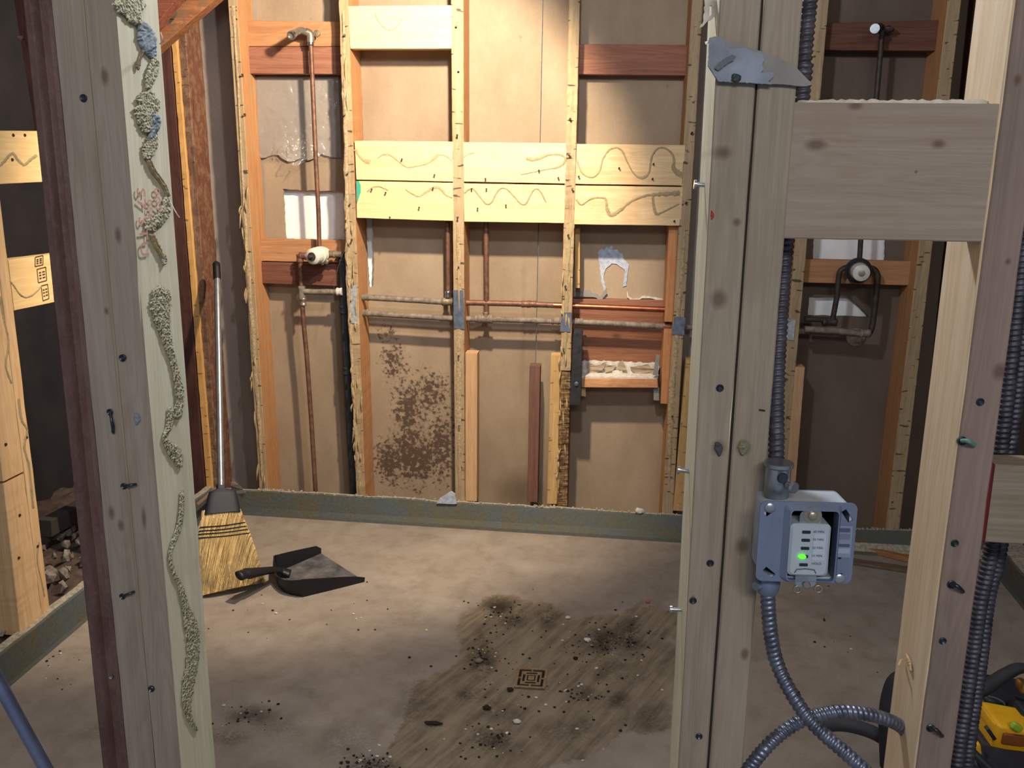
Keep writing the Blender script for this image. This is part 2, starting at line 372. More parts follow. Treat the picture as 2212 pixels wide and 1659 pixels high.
# ------------------------------------------------------------------ structure: floor
YB, YD, DST, XL = 3.10, 3.24, .14, -1.475
XR = 1.47
def poly_sd(px, py, poly):
    """signed distance (px) to polygon, inside positive"""
    P = np.array(poly, float); n = len(P); d = np.full(px.shape, 1e9); ins = np.zeros(px.shape, bool)
    for i in range(n):
        a, b = P[i], P[(i+1) % n]; e = b-a; wx, wy = px-a[0], py-a[1]
        t = np.clip((wx*e[0]+wy*e[1])/(e@e), 0, 1); d = np.minimum(d, np.hypot(wx-e[0]*t, wy-e[1]*t))
        c = ((a[1] > py) != (b[1] > py)) & (px < (b[0]-a[0])*(py-a[1])/(b[1]-a[1]+1e-9)+a[0]); ins ^= c
    return np.where(ins, d, -d)
def build_floor():
    x0, x1, y0, y1, st = -1.6, 2.2, .0, 3.3, .011
    nx, ny = int((x1-x0)/st)+1, int((y1-y0)/st)+1
    X, Y = np.meshgrid(np.linspace(x0, x1, nx), np.linspace(y0, y1, ny))
    dx, dy, dz = X, Y, -H
    zc = dx*AX.x+dy*AX.y+dz*AX.z; u = dx*RR.x+dy*RR.y+dz*RR.z; vv = dx*UU.x+dy*UU.y+dz*UU.z
    zc = np.maximum(zc, .05); px = CX+FPX*u/zc; py = CY-FPX*vv/zc
    stain = [(1046, 1290), (1075, 1283), (1115, 1290), (1150, 1302), (1190, 1300), (1215, 1320), (1240, 1337), (1290, 1335), (1340, 1322), (1380, 1305), (1450, 1322), (1490, 1335),
             (1500, 1385), (1440, 1375), (1468, 1405), (1500, 1420), (1500, 1490), (1440, 1518), (1455, 1570), (1390, 1592), (1365, 1578), (1330, 1595), (1290, 1625), (1180, 1662), (1000, 1690), (830, 1700),
             (840, 1620), (866, 1565), (880, 1520), (905, 1468), (965, 1450), (985, 1425), (996, 1395), (982, 1370), (992, 1332), (1030, 1312)]
    sd = poly_sd(px, py, stain)/60
    # debris-dark clumps (px centre, radii, strength), all lying on the floor
    dk = np.zeros_like(px)
    for cx, cy, rx, ry, k in [(1078, 1312, 36, 24, 1), (1112, 1338, 34, 20, .9), (1185, 1335, 28, 24, .9), (1040, 1382, 18, 22, .7), (1042, 1430, 36, 34, 1), (1310, 1385, 62, 34, 1), (1362, 1375, 30, 44, 1),
                             (1260, 1498, 34, 22, .8), (1335, 1512, 32, 20, .8), (1062, 1600, 60, 34, .8), (1010, 1500, 30, 18, .8), (1400, 1545, 44, 40, .55), (1080, 1540, 60, 26, .5), (1230, 1580, 90, 30, .45), (1330, 1450, 90, 34, .45),
                             (935, 1565, 22, 6, 1), (905, 1530, 60, 60, .35), (800, 1655, 60, 26, 1), (845, 1690, 120, 30, .9), (540, 1545, 62, 26, .75), (490, 1592, 60, 22, .55), (600, 1575, 70, 22, .3), (750, 1600, 70, 40, .35), (210, 1590, 60, 30, .25), (660, 1480, 60, 40, .15),
                             (880, 1340, 60, 20, .2), (820, 1300, 60, 14, .15)]:
        dk = np.maximum(dk, k*np.clip(1.25-np.hypot((px-cx)/rx, (py-cy)/ry), 0, 1))
    # pale scraped streaks running up-right through the drain
    pl = np.zeros_like(px)
    for cx, cy, L, wd, a, k in [(1130, 1405, 90, 24, -58, .9), (1185, 1420, 70, 10, -55, .7), (1085, 1430, 90, 8, -56, .8), (1160, 1350, 40, 10, -60, 1), (1115, 1325, 24, 6, -70, .8), (1255, 1495, 22, 6, -50, .9),
                               (1068, 1510, 16, 5, -60, .9), (1190, 1520, 60, 26, -30, .6), (1290, 1480, 120, 12, -28, .5), (1380, 1440, 90, 10, -50, .4), (960, 1590, 70, 24, -60, .5)]:
        a = math.radians(a); ux = (px-cx)*math.cos(a)+(py-cy)*math.sin(a); uy = -(px-cx)*math.sin(a)+(py-cy)*math.cos(a)
        pl = np.maximum(pl, k*np.clip(1.2-np.hypot(ux/L, uy/wd), 0, 1))
    vs = np.stack([X.ravel(), Y.ravel(), np.zeros(X.size)], 1)
    idx = np.arange(X.size).reshape(ny, nx)
    fs = np.stack([idx[:-1, :-1].ravel(), idx[:-1, 1:].ravel(), idx[1:, 1:].ravel(), idx[1:, :-1].ravel()], 1)
    me = bpy.data.meshes.new('floor'); me.from_pydata(vs.tolist(), [], fs.tolist())
    for nm, a in (('stain', np.clip(sd*.5+.5, 0, 1)), ('dirt', dk), ('pale', pl)):
        at = me.attributes.new(nm, 'FLOAT', 'POINT'); at.data.foreach_set('value', a.ravel().astype(np.float32))
    g = G('mortar_pan'); P = g.obj((1, 1, 1), False)
    A = lambda n_: g.n('Attribute', attribute_name=n_).outputs['Fac']
    big = g.noise(P, 2.6, 5, .62, .4); mid = g.noise(P, 14, 5, .65); fine = g.noise(P, 130, 4, .65); sand = g.noise(P, 500, 2, .6)
    _rv = g.n('Mapping', i_Vector=P, i_Rotation=(0, 0, .46)).outputs[0]; strk = g.noise(g.n('Mapping', i_Vector=_rv, i_Scale=(46, 5, 1)).outputs[0], 1., 4, .65)
    col = g.mix(g.ramp(big, .35, .66), lin('#9b9083'), lin('#8c8279'))
    col = g.mix(g.math('MULTIPLY', g.ramp(mid, .45, .7), .55), col, lin('#776a5a')); col = g.mix(g.math('MULTIPLY', g.ramp(strk, .55, .75), .22), col, lin('#6e6254'))
    col = g.mix(g.math('MULTIPLY', g.ramp(g.noise(P, 3.4, 3, .6), .52, .7), .45), col, lin('#aea498'))
    col = g.mix(g.math('MULTIPLY', g.ramp(fine, .55, .8), .35), col, lin('#5e5244'))
    st = g.math('ADD', A('stain'), g.math('ADD', g.math('MULTIPLY', g.math('SUBTRACT', mid, .5), .28), g.math('MULTIPLY', g.math('SUBTRACT', fine, .5), .14)))
    sf = g.ramp(st, .47, .53)
    wet = g.mix(g.ramp(g.math('ADD', mid, g.math('MULTIPLY', fine, .3)), .45, .85), lin('#80745f'), lin('#5f5345')); wet = g.mix(g.math('MULTIPLY', g.ramp(strk, .42, .62), .65), wet, lin('#978a74'))
    col = g.mix(g.math('MULTIPLY', sf, .93), col, wet)
    pf = g.math('MULTIPLY', A('pale'), g.ramp(g.math('ADD', strk, g.math('MULTIPLY', mid, .3)), .35, .62)); col = g.mix(g.math('MULTIPLY', pf, .85), col, lin('#9a8c74'))
    df = g.math('MULTIPLY', A('dirt'), g.ramp(g.math('ADD', g.math('MULTIPLY', mid, .6), g.math('MULTIPLY', fine, .55)), .44, .60))
    col = g.mix(g.math('MULTIPLY', df, .92), col, lin('#2a211b'))
    hgt = g.math('ADD', g.math('MULTIPLY', fine, .6), g.math('ADD', sand, g.math('MULTIPLY', df, 1.2)))
    mat = g.out(col, g.math('SUBTRACT', .85, g.math('MULTIPLY', sf, .15)), hgt, .35, 0, .3, bd=.003)
    me.materials.append(mat)
    o = bpy.data.objects.new('floor', me); COL.objects.link(o); o['kind'] = 'structure'
    return o
build_floor()
# ceiling (out of frame, keeps the bounce of the room)
g_ = boxgeo((.2, 1.4, 2.56), (4.4, 4.4, .05)); top(mk('ceiling', *g_, plain('ceiling_board', '#8d857c', .9)), kind='structure')
# outer floor behind the framing on the left and right: rubble bed
M_DIRT = plain('rubble_bed', '#5a4a40', .95, 0, 1, 18, .8, dark='#3a2e28')
def lumpy(name, x0, x1, y0, y1, z, amp, mat, n=(24, 60), kind='structure'):
    vs, fs = [], []; nx, ny = n
    for j in range(ny+1):
        for i in range(nx+1):
            x, y = x0+(x1-x0)*i/nx, y0+(y1-y0)*j/ny
            vs.append((x, y, z+amp*noise.noise(V((x*14, y*14, 0)))+amp*.5*noise.noise(V((x*45, y*45, 3)))))
    for j in range(ny):
        for i in range(nx): a = j*(nx+1)+i; fs.append((a, a+1, a+nx+2, a+nx+1))
    return top(mk(name, vs, fs, mat), kind=kind)
lumpy('trim_1', XL-.75, XL-.02, 1.2, 3.3, .075, .03, M_DIRT)
lumpy('trim_2', XR+.02, XR+.7, 1.2, 3.3, .07, .03, M_DIRT)

# ------------------------------------------------------------------ structure: curbs (mortar upstand round the pan)
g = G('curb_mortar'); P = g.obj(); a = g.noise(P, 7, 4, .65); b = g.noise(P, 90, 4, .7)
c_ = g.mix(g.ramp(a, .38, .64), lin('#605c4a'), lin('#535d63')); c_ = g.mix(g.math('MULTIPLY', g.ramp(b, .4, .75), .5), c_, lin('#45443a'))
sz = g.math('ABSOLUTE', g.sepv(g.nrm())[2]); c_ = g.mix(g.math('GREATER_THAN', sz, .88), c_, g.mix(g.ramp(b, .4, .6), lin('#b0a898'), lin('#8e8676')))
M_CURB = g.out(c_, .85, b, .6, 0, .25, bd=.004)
def curb(name, bottoms, tops, back, n=90, ytop=None, tw=.09):
    """bottoms: floor points; tops: heights; back: vector towards the wall"""
    vs, fs = [], []
    for i in range(n+1):
        t = i/n*(len(bottoms)-1); k = min(int(t), len(bottoms)-2); f = t-k
        p = bottoms[k].lerp(bottoms[k+1], f); h = tops[k]*(1-f)+tops[k+1]*f
        sh_ = V((0, (ytop-p.y) if ytop else 0, 0))
        h += .004*noise.noise(p*9)+.003*noise.noise(p*40); jj = back*(.004*noise.noise(p*14+V((0, 0, 5))))
        for q in (p+V((0, 0, -.01))-back*.006, p+V((0, 0, .012)), p+V((0, 0, .03))+sh_*.45, p+V((0, 0, h-.004))+jj+sh_, p+V((0, 0, h))+back*.006+jj+sh_, p+back*tw+V((0, 0, h+.001))+sh_, p+back*tw+V((0, 0, -.01))+sh_): vs.append(q)
    for i in range(n):
        for k in range(7): fs.append((i*7+k, i*7+(k+1) % 7, i*7+7+(k+1) % 7, i*7+7+k))
    fs.append(tuple(range(7))); fs.append(tuple(n*7+k for k in range(7)))
    return top(mk(name, vs, fs, M_CURB), kind='structure')
def topz(px, py, Y): return aty(px, py, Y).z
bt = [V((-1.50, 3.08, 0)), atz(545, 1113), atz(1000, 1142), atz(1470, 1172), atz(1850, 1197), V((1.5, 2.98, 0))]
tp = [.1, topz(545, 1058, 3.09), topz(1000, 1085, 3.09), topz(1470, 1114, 3.09), topz(1850, 1143, 3.09), .07]
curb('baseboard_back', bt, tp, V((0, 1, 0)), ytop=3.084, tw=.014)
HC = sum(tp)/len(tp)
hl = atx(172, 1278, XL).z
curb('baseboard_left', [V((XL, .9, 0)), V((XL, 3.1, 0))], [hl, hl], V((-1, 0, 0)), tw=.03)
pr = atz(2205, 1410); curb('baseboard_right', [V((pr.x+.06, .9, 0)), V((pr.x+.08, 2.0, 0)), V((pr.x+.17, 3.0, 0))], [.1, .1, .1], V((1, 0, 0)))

# ------------------------------------------------------------------ structure: back wall with its panels, studs, blocking
wb = bpy.data.objects.new('wall_back', None); wb.location = (0, YD+.05, 0); COL.objects.link(wb); WL['wall_back'] = V(wb.location); wb['kind'] = 'structure'
gb = boxgeo((.34, YD+.04, 1.25), (3.9, .02, 2.6)); mk('backing_board', *gb, M_WHITE, wb, label='white board seen through the holes')
def dpanel(xa, xb, za, zb, holes, mat, Y=YD, label=None, lip=None):
    out = [V((xa, Y, za)), V((xb, Y, za)), V((xb, Y, zb)), V((xa, Y, zb))]
    lp = [out]+[[aty(*p, Y) for p in h] for h in holes]
    v, f = sheetgeo(lp, V((0, 1, 0)), .0125); return mk('drywall_panel', v, f, mat, wb, label=label)
def xs(px, py): return aty(px, py, YD).x
mz = lambda px, py, rx, ry, k: (aty(px, py, YD).x, aty(px, py, YD).z, rx*3.3/FPX, ry*3.3/FPX, k)
M_MOULD = drywall('mouldy_drywall', mould=[mz(880, 890, 45, 105, .95), mz(895, 985, 92, 95, 1), mz(850, 780, 40, 55, .7), mz(930, 850, 55, 75, .8), mz(950, 960, 50, 110, .95), mz(845, 1000, 55, 80, .9), mz(835, 720, 30, 30, .5)])
M_DRYS = drywall('drywall_damp', '#9f8d77', '#8a7863', soot=[mz(1120, 1060, 60, 60, 1.), mz(1130, 700, 8, 200, .35)])
M_DRYG = drywall('drywall_greyish', '#9d9388', '#88807a')
M_DRYD = drywall('drywall_painted_shade', '#706256', '#5e5048')  # paper darkened: the shade of the right bay is put into the colour
xsd = [-1.62, xs(583, 600), xs(768, 600), xs(1000, 600), xs(1236, 600), xs(1480, 600), xs(1735, 600), xs(1985, 600), 2.3]
zt = 2.5
dpanel(xsd[0], xsd[1], 0, zt, [], M_DRYG)
h1 = jag([(611, 409), (742, 414), (745, 518), (617, 516)], 1.2, 6)
zlip = aty(650, 343, YD).z
dpanel(xsd[1], xsd[2]+.02, 0, zt, [h1], M_DRY, label='brown panel with a square hole and torn edge')
h2 = jag([(789, 470), (804, 470), (808, 560), (806, 618), (797, 621), (793, 560)], .9, 5)
dpanel(xsd[2]+.02, xsd[3], 0, zt, [h2], M_MOULD, label='panel spotted with black mould')
xm = xs(1161, 600)
dpanel(xsd[3], xm-.0015, 0, zt, [], M_DRYS); dpanel(xm+.0015, xsd[4], 0, zt, [], M_DRYS)
z4a, z4b = aty(1340, 643, YD).z, aty(1340, 800, YD).z
dpanel(xsd[4], xsd[5], z4a-.004, zt, [], M_DRY); dpanel(xsd[4], xsd[5], 0, z4b, [], M_DRY)
dpanel(xsd[5], xsd[6], 0, zt, [], M_DRYG)
h6 = jag([(1758, 500), (1915, 500), (1912, 570), (1756, 565)], .8, 8)
h7 = [(1748, 639), (1830, 641), (1850, 655), (1862, 668), (1878, 685), (1745, 681)]
dpanel(xsd[6], xsd[7], 0, zt, [h6, jag(h7, .8, 8)], M_DRYD, label='panel coloured darker for the shade of its bay, with two white holes')
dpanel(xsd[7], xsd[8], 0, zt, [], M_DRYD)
# upper skin of bay one ends in a torn lip
lip = [(558, 345)]+[(558+i*7.2, 338+4*math.sin(i*.9)+random.uniform(-2, 2)+(10*math.exp(-((558+i*7.2-640)/28)**2))) for i in range(25)]+[(738, 342), (731, 165), (540, 165)]
sheet('paper_skin', lip, [], YD-.012, .004, M_DRYG, wb, label='upper paper skin with a torn lower edge')
# studs
ZT = 2.5; zc_ = .095
def stud(L, Rr, mat, d=DST, Y=YB, z0=.0, z1=ZT, jit=.0016, label=None, n=110, name='stud'):
    return vb(name, L, Rr, Y, d, z0, z1, mat, wb, n=n, jit=jit, ch=.002, label=label)
stud(((340, 100), (404, 1060)), ((368, 95), (444, 1060)), W_DARK, label='dark reddish stud in the corner')
stud(((370, 95), (446, 1060)), ((382, 95), (460, 1060)), wood('pale_sliver', '#d0a468', '#b98a50', 'z', marks=.6), jit=.003, d=.12, label='pale splintered strip')
stud(((384, 95), (462, 1060)), ((402, 95), (474, 1060)), wood('ragged_stud', '#7e604e', '#4e3a30', 'z', side=('#7c5240', '#5c3a2c'), crust=('#94785c', .45), marks=.5), jit=.004, d=.125, Y=YB+.012, label='ragged stud with split edge')
s1 = stud(((492, 0), (560, 1055)), ((512, 0), (578, 1055)), W_STUD)
s2 = stud(((731, 0), (770, 1070)), ((752, 0), (789, 1070)), W_STUD, jit=.005, label='splintered stud crusted with adhesive')
s3 = stud(((974, 0), (983, 1085)), ((1001, 0), (1004, 1085)), W_STUD, jit=.002)
zr = aty(1215, 800, YB).z
s4 = stud(((1229, 0), (1203, 1095)), ((1253, 0), (1225, 1095)), W_STUD, z0=zr, jit=.003)
stud(((1229, 0), (1203, 1095)), ((1253, 0), (1225, 1095)), W_STUDR, z1=zr, jit=.006, label='rotten blackened foot of the stud')
s5 = stud(((1495, 0), (1430, 1105)), ((1519, 0), (1454, 1105)), W_STUD)
s6 = stud(((1762, 0), (1672, 1060)), ((1791, 0), (1695, 1060)), W_STUD)
s7 = stud(((2048, 0), (1914, 1135)), ((2077, 0), (1944, 1135)), W_STUD)
stud(((2130, 0), (2010, 1135)), ((2170, 0), (2050, 1135)), W_DARK)
stud(((1445, 487), (1427, 872)), ((1466, 487), (1443, 872)), W_ORG, d=.1, Y=YB+.03, z0=aty(1440, 695, YB+.03).z, z1=None, jit=.001, n=20, label='orange cleat above the lower pipe')
stud(((1445, 487), (1427, 872)), ((1466, 487), (1443, 872)), W_ORG, d=.1, Y=YB+.03, z0=None, z1=aty(1440, 711, YB+.03).z, jit=.001, n=20, label='orange cleat below the lower pipe')
stud(((1241, 487), (1243, 622)), ((1253, 487), (1253, 622)), W_SHORTY, d=.05, Y=YB+.07, z0=None, z1=None, n=16, jit=.001, label='thin yellow cleat')
# blocking
def blk(tl, tr, br, bl, mat, Y=YB, d=.038, label=None): return hb('block', tl, tr, br, bl, Y, d, mat, wb, label=label)
b2a = blk((752, 13), (976, 11), (976, 105), (757, 105), W_BLK)
b2b = blk((766, 304), (979, 306), (979, 392.5), (770, 388), W_BLK, label='overexposed pale block with adhesive squiggle')
b2c = blk((769, 391), (979, 395), (980, 477.5), (771, 471), W_BLK)
b3b = blk((1001, 307), (1224, 309), (1221, 396.5), (1002, 392.5), W_BLK)
b3c = blk((1002, 396), (1221, 400), (1219, 482), (1003, 479), W_BLK)
b4b = blk((1246, 311), (1480, 313.5), (1475, 401), (1243, 397.5), W_BLKW)
b4c = blk((1243, 400.5), (1475, 404), (1470, 487.5), (1240, 485), W_BLKW)
blk((528, 44), (735, 47), (737, 100), (530, 100), W_ORGX, YB+.082, label='upper orange block behind shower pipe')
blk((528, 101), (737, 101), (741, 160), (532, 159), W_REDX, YB+.078, label='reddish knotty block under the shower head')
blk((556, 515), (752, 520), (754, 568), (558, 564), W_ORGX, YB+.08, label='orange block behind the valve')
blk((558, 566), (754, 570), (756, 619), (560, 612), wood('dark_red_plank', '#7c5242', '#5f3a2e', 'x'), YB+.075, label='dark red block below the valve')
blk((1246, 95), (1492, 97), (1490, 163), (1244, 160), W_REDX, YB+.08)
blk((1775, 50), (2046, 43), (2042, 110), (1770, 108), wood('red_block_painted_shade', '#6e4a3a', '#54362a', 'x'), YB+.06)  # right bay block, its shade painted into a darker red
blk((1733, 560), (1978, 565), (1974, 617), (1729, 610), W_ORGX, YB+.06)
# small end of the teal block
sheet('painted_end', [(769.5, 391), (775, 391), (779, 400), (779, 415), (774, 430), (771, 440)], [], YB-.002, .003, M_TEAL, wb, label='teal paint on the block end')
# lower part of bay four: exposed red planks, torn gypsum, ledge
hb('plank', (1238, 646), (1441, 648), (1440, 700), (1236, 697), YD-.018, .02, W_REDX, wb)
hb('plank', (1236, 698), (1440, 701), (1436, 795), (1232, 790), YD-.02, .02, wood('knotty_red_plank', '#94684e', '#744c38', 'x', knots=[(aty(1452-120, 724, YD).x, aty(1332, 724, YD).z, .026, .016, 1)]), wb)
gy = jag([(1252, 779), (1300, 781), (1350, 783), (1415, 785), (1424, 790), (1420, 822), (1253, 819)], 1.5, 5)
sheet('gypsum_strip', gy, [], YD-.034, .014, M_GYP, wb, label='torn white gypsum strip above the ledge')
for q in ([(1268, 782), (1290, 790), (1312, 781), (1300, 800), (1284, 808), (1268, 806)], [(1336, 784), (1345, 778), (1352, 792), (1356, 807), (1330, 805)], [(1360, 793), (1400, 788), (1416, 800), (1410, 810), (1372, 808)], [(1300, 786), (1330, 790), (1322, 806), (1308, 804)]):
    o = sheet('paper_flap', jag(q, 1.2, 6), [], YD-.042, .003, M_PAPER, wb)
    for v in o.data.vertices: v.co.y += .012*noise.noise(v.co*40)-.004
o = sheet('gypsum_lump', jag([(1322, 802), (1345, 803), (1350, 812), (1322, 813)], 1.5, 4), [], YD-.06, .02, M_GYP, wb)
hb('ledge', (1256, 817), (1420, 819), (1421, 838), (1256, 837), YB+.035, .1, wood('split_ledge', '#d2a578', '#a56c48', 'x', stain=.7, stainc='#8a4a30', kn=1), wb, label='split wooden ledge')
hb('ledge_lip', (1256, 812), (1422, 814), (1420, 819), (1256, 817), YB+.04, .09, M_GYP, wb)
hb('ledge_leg', (1255, 838), (1265, 838), (1265, 857), (1255, 856), YB+.05, .03, W_SHORT, wb)
hb('ledge_leg', (1412, 838), (1424, 838), (1424, 866), (1412, 865), YB+.05, .03, M_PAPERG, wb)
vb('tarred_cleat', ((1239, 714), (1230, 874)), ((1259, 714), (1254, 876)), YB-.012, .06, None, None, M_BLACKW, wb, n=20, label='black tarred cleat')
sheet('metal_shard', [(1418, 765), (1425, 768), (1421, 812), (1410, 810)], [], YB+.03, .002, M_PAPERG, wb)
lathe('cleat_nail', aty(1245, 829, YB-.013), (0, -1, 0), [(0, .008), (.003, .008), (.004, .004)], M_BOLT, wb, 14)
# torn paper arch on bay four
arch = [(1292, 545), (1300, 537), (1304, 541), (1312, 531), (1314, 537), (1322, 529), (1324, 540), (1334, 538), (1337, 545), (1345, 549), (1348, 560), (1359, 572), (1357, 585), (1355, 600), (1353, 617), (1346, 620), (1347, 605), (1350, 588), (1350, 583), (1340, 577), (1331, 570), (1322, 570), (1309, 580), (1305, 592), (1303, 600), (1309, 622), (1306, 629), (1300, 612), (1298, 595), (1296, 580), (1294, 562)]
sheet('torn_patch', jag(arch, .8, 5), [], YD-.0035, .003, M_GYPB, wb, label='white torn arch in the brown paper')
edge = [(1240, 630), (1256, 632), (1262, 628), (1272, 626), (1280, 634), (1292, 637), (1296, 643), (1305, 629), (1309, 624), (1311, 634), (1300, 646), (1293, 646), (1280, 641), (1262, 641), (1240, 641)]
sheet('torn_edge', jag(edge, .7, 5), [], YD-.010, .008, M_PAPERG, wb)
sheet('torn_edge', jag([(1354, 628), (1358, 640), (1368, 646), (1380, 645), (1388, 639), (1410, 641), (1432, 646), (1434, 650), (1405, 645), (1388, 644), (1376, 650), (1364, 649), (1355, 643)], .7, 5), [], YD-.010, .008, M_GYP, wb)
# short new studs standing in the bays
vb('short_stud', ((1005, 763), (1005, 1089)), ((1031, 763), (1030, 1089)), YB+.0, .06, zc_, None, W_SHORT, wb, n=24, jit=.0006, label='clean pale short stud')
vb('short_stud', ((1144, 791), (1139, 1094)), ((1167, 791), (1161, 1095)), YB+.02, .06, zc_, None, W_SHORTR, wb, n=24, jit=.0006, label='reddish brown short stud')
vb('short_stud', ((1190, 768), (1181, 1096)), ((1211, 768), (1203, 1097)), YB+.01, .06, zc_, None, W_SHORTY, wb, n=24, jit=.0006, label='yellowish short stud')
vb('short_stud', ((1482, 778), (1453, 1112)), ((1508, 778), (1478, 1112)), YB+.0, .06, zc_, None, W_SHORTY, wb, n=24, jit=.0006)
vb('short_stud', ((1717, 793), (1689, 1130)), ((1739, 793), (1712, 1130)), YB+.0, .06, zc_, None, W_SHORT, wb, n=24, jit=.0006)
# nail plates
for L, mm_ in (([(757, 617), (771, 617), (772, 700), (757, 698)], M_ZINCW), ([(979, 627), (1001, 628), (1003, 711), (980, 710)], M_ZINC), ([(1213, 674), (1235, 675), (1232, 717), (1210, 716)], M_ZINC), ([(1457, 684), (1481, 686), (1478, 724), (1452, 722)], M_ZINC), ([(1700, 689), (1719, 690), (1715, 735), (1695, 733)], M_ZINCW)):
    sheet('nail_plate', jag(L, .6, 12), [], YB-.004, .003, mm_, wb)
# adhesive squiggles and nails on the blocks
hy = lambda Y: (lambda px, py: aty(px, py, Y))
def squig(path, wd, parent, Y=YB, mat=M_GLUE, h=.0022):
    v, f = crustgeo(path, [wd]*len(path) if not isinstance(wd, (list, tuple)) else wd, hy(Y), V((0, -1, 0)), h, 5, seed=random.random()*50, rag=.5)
    return mk('adhesive_bead', v, f, mat, parent, smooth=True)
M_GLUEP = plain('pale_adhesive', '#b8a078', .8, 0, 1, 90, .4, dark='#9a825a')
squig([(768, 322), (775, 335), (785, 345), (800, 352)], [9, 6, 9, 14], b2b, mat=M_GLUEP)
squig([(815, 342), (828, 334), (842, 334), (858, 346), (873, 358), (884, 361), (905, 358), (925, 352), (940, 340), (950, 334), (965, 338), (978, 349)], [3, 4, 7, 3, 3, 4, 3, 4, 9, 5, 3, 3], b2b, mat=M_GLUEP)
squig([(793, 415), (805, 405), (820, 403), (840, 412)], 4, b2c, mat=M_GLUEP)
squig([(875, 408), (890, 418), (905, 424), (922, 414), (938, 405), (952, 408), (962, 420), (978, 428)], [3, 4, 5, 7, 8, 8, 5, 4], b2c, mat=M_GLUEP)
squig([(1002, 340), (1012, 333), (1025, 330)], 3, b3b, mat=M_GLUEP)
squig([(1136, 341), (1150, 345), (1168, 341), (1185, 334), (1205, 333), (1220, 340), (1218, 352), (1205, 361), (1180, 366), (1122, 378)], [9, 9, 8, 7, 6, 5, 6, 6, 3, 2], b3b)
squig([(1003, 418), (1012, 410), (1022, 408), (1035, 423), (1050, 440), (1062, 437), (1072, 418), (1082, 407), (1095, 409), (1112, 426), (1125, 440), (1136, 440), (1146, 422), (1155, 409), (1166, 412), (1180, 438)], 4, b3c)
squig([(1246, 345), (1255, 370), (1268, 381), (1283, 382), (1296, 368), (1302, 345), (1315, 325), (1332, 319), (1345, 328), (1356, 352), (1372, 378), (1390, 384), (1402, 372), (1408, 340), (1420, 322), (1435, 320), (1450, 330), (1456, 345), (1455, 362), (1462, 372), (1476, 380)], [4, 4, 4, 4, 4, 4, 5, 5, 5, 4, 4, 8, 5, 5, 5, 5, 5, 6, 10, 14, 14], b4b)
squig([(1244, 430), (1256, 442), (1275, 430), (1295, 427), (1308, 430), (1311, 448), (1318, 464), (1335, 458), (1362, 436), (1395, 423), (1430, 420), (1470, 418)], [5, 4, 5, 5, 6, 8, 10, 9, 6, 7, 10, 14], b4c)
squig([(1410, 425), (1412, 445), (1418, 462), (1432, 458), (1468, 440)], [7, 7, 8, 5, 4], b4c)
squig([(810, 28), (820, 50), (838, 64), (855, 60), (870, 40)], 3, b2a, mat=M_GLUEP)
def nail(px, py, Y, parent, r=.0035, L=.012, tilt=(.2, -1, .25), mat=M_RUSTN, name='nail'):
    p = aty(px, py, Y); return lathe(name, p+V((0, .002, 0)), tilt, [(0, r*.45), (L, r*.45), (L, r), (L+.0015, r*.9)], mat, parent, 8)
for px, py, b in [(938, 380, b2b), (1048, 388, b3b), (1050, 410, b3c), (1205, 386, b3b), (1249, 383, b4b), (935, 408, b2c), (803, 411, b2c), (833, 418, b2c), (842, 471, b2c), (905, 450, b2c), (1092, 445, b3c), (1031, 452, b3c), (1163, 370, b3b), (1410, 356, b4b), (1408, 388, b4b), (1455, 479, b4c), (1336, 365, b4b), (868, 346, b2b), (1018, 410, b3c)]:
    nail(px, py, YB, b)
for px, py, s in [(987, 295, s3), (988, 472, s3), (990, 575, s3), (990, 155, s3), (990, 770, s3), (745, 80, s2), (745, 250, s2), (752, 375, s2), (757, 440, s2), (760, 520, s2), (1230, 260, s4), (1228, 335, s4), (1235, 410, s4), (1226, 510, s4), (1220, 620, s4), (1216, 755, s4), (525, 165, s1), (530, 250, s1), (1492, 290, s5), (1480, 440, s5), (1450, 900, s5), (991, 920, s3), (985, 60, s3)]:
    nail(px, py, YB, s, r=.0042, L=.016, mat=M_NAIL if (px+py) % 2 else M_RUSTN)
# crusted adhesive along the old studs
for path, s in [([(741, 20), (744, 200), (748, 420), (756, 620), (762, 820), (775, 1040)], s2), ([(502, 10), (512, 180), (524, 400), (540, 640), (556, 860), (566, 1040)], s1), ([(1232, 480), (1226, 600), (1222, 700), (1218, 790)], s4), ([(988, 480), (992, 620), (990, 760), (992, 900), (993, 1060)], s3), ([(1480, 500), (1470, 640), (1452, 860), (1444, 1050)], s5)]:
    P2 = [(x+random.uniform(-2, 2), y) for x, y in path]
    v, f = crustgeo(P2, [random.choice([5, 9, 12]) for _ in P2], hy(YB), V((0, -1, 0)), .004, 6, seed=random.random()*9, rag=.9)
    mk('adhesive_crust', v, f, plain('stud_crust', '#b5a07c', .9, 0, 1, 130, .8, dark='#86705a') if s is not s4 else M_GLUE, s, smooth=True)
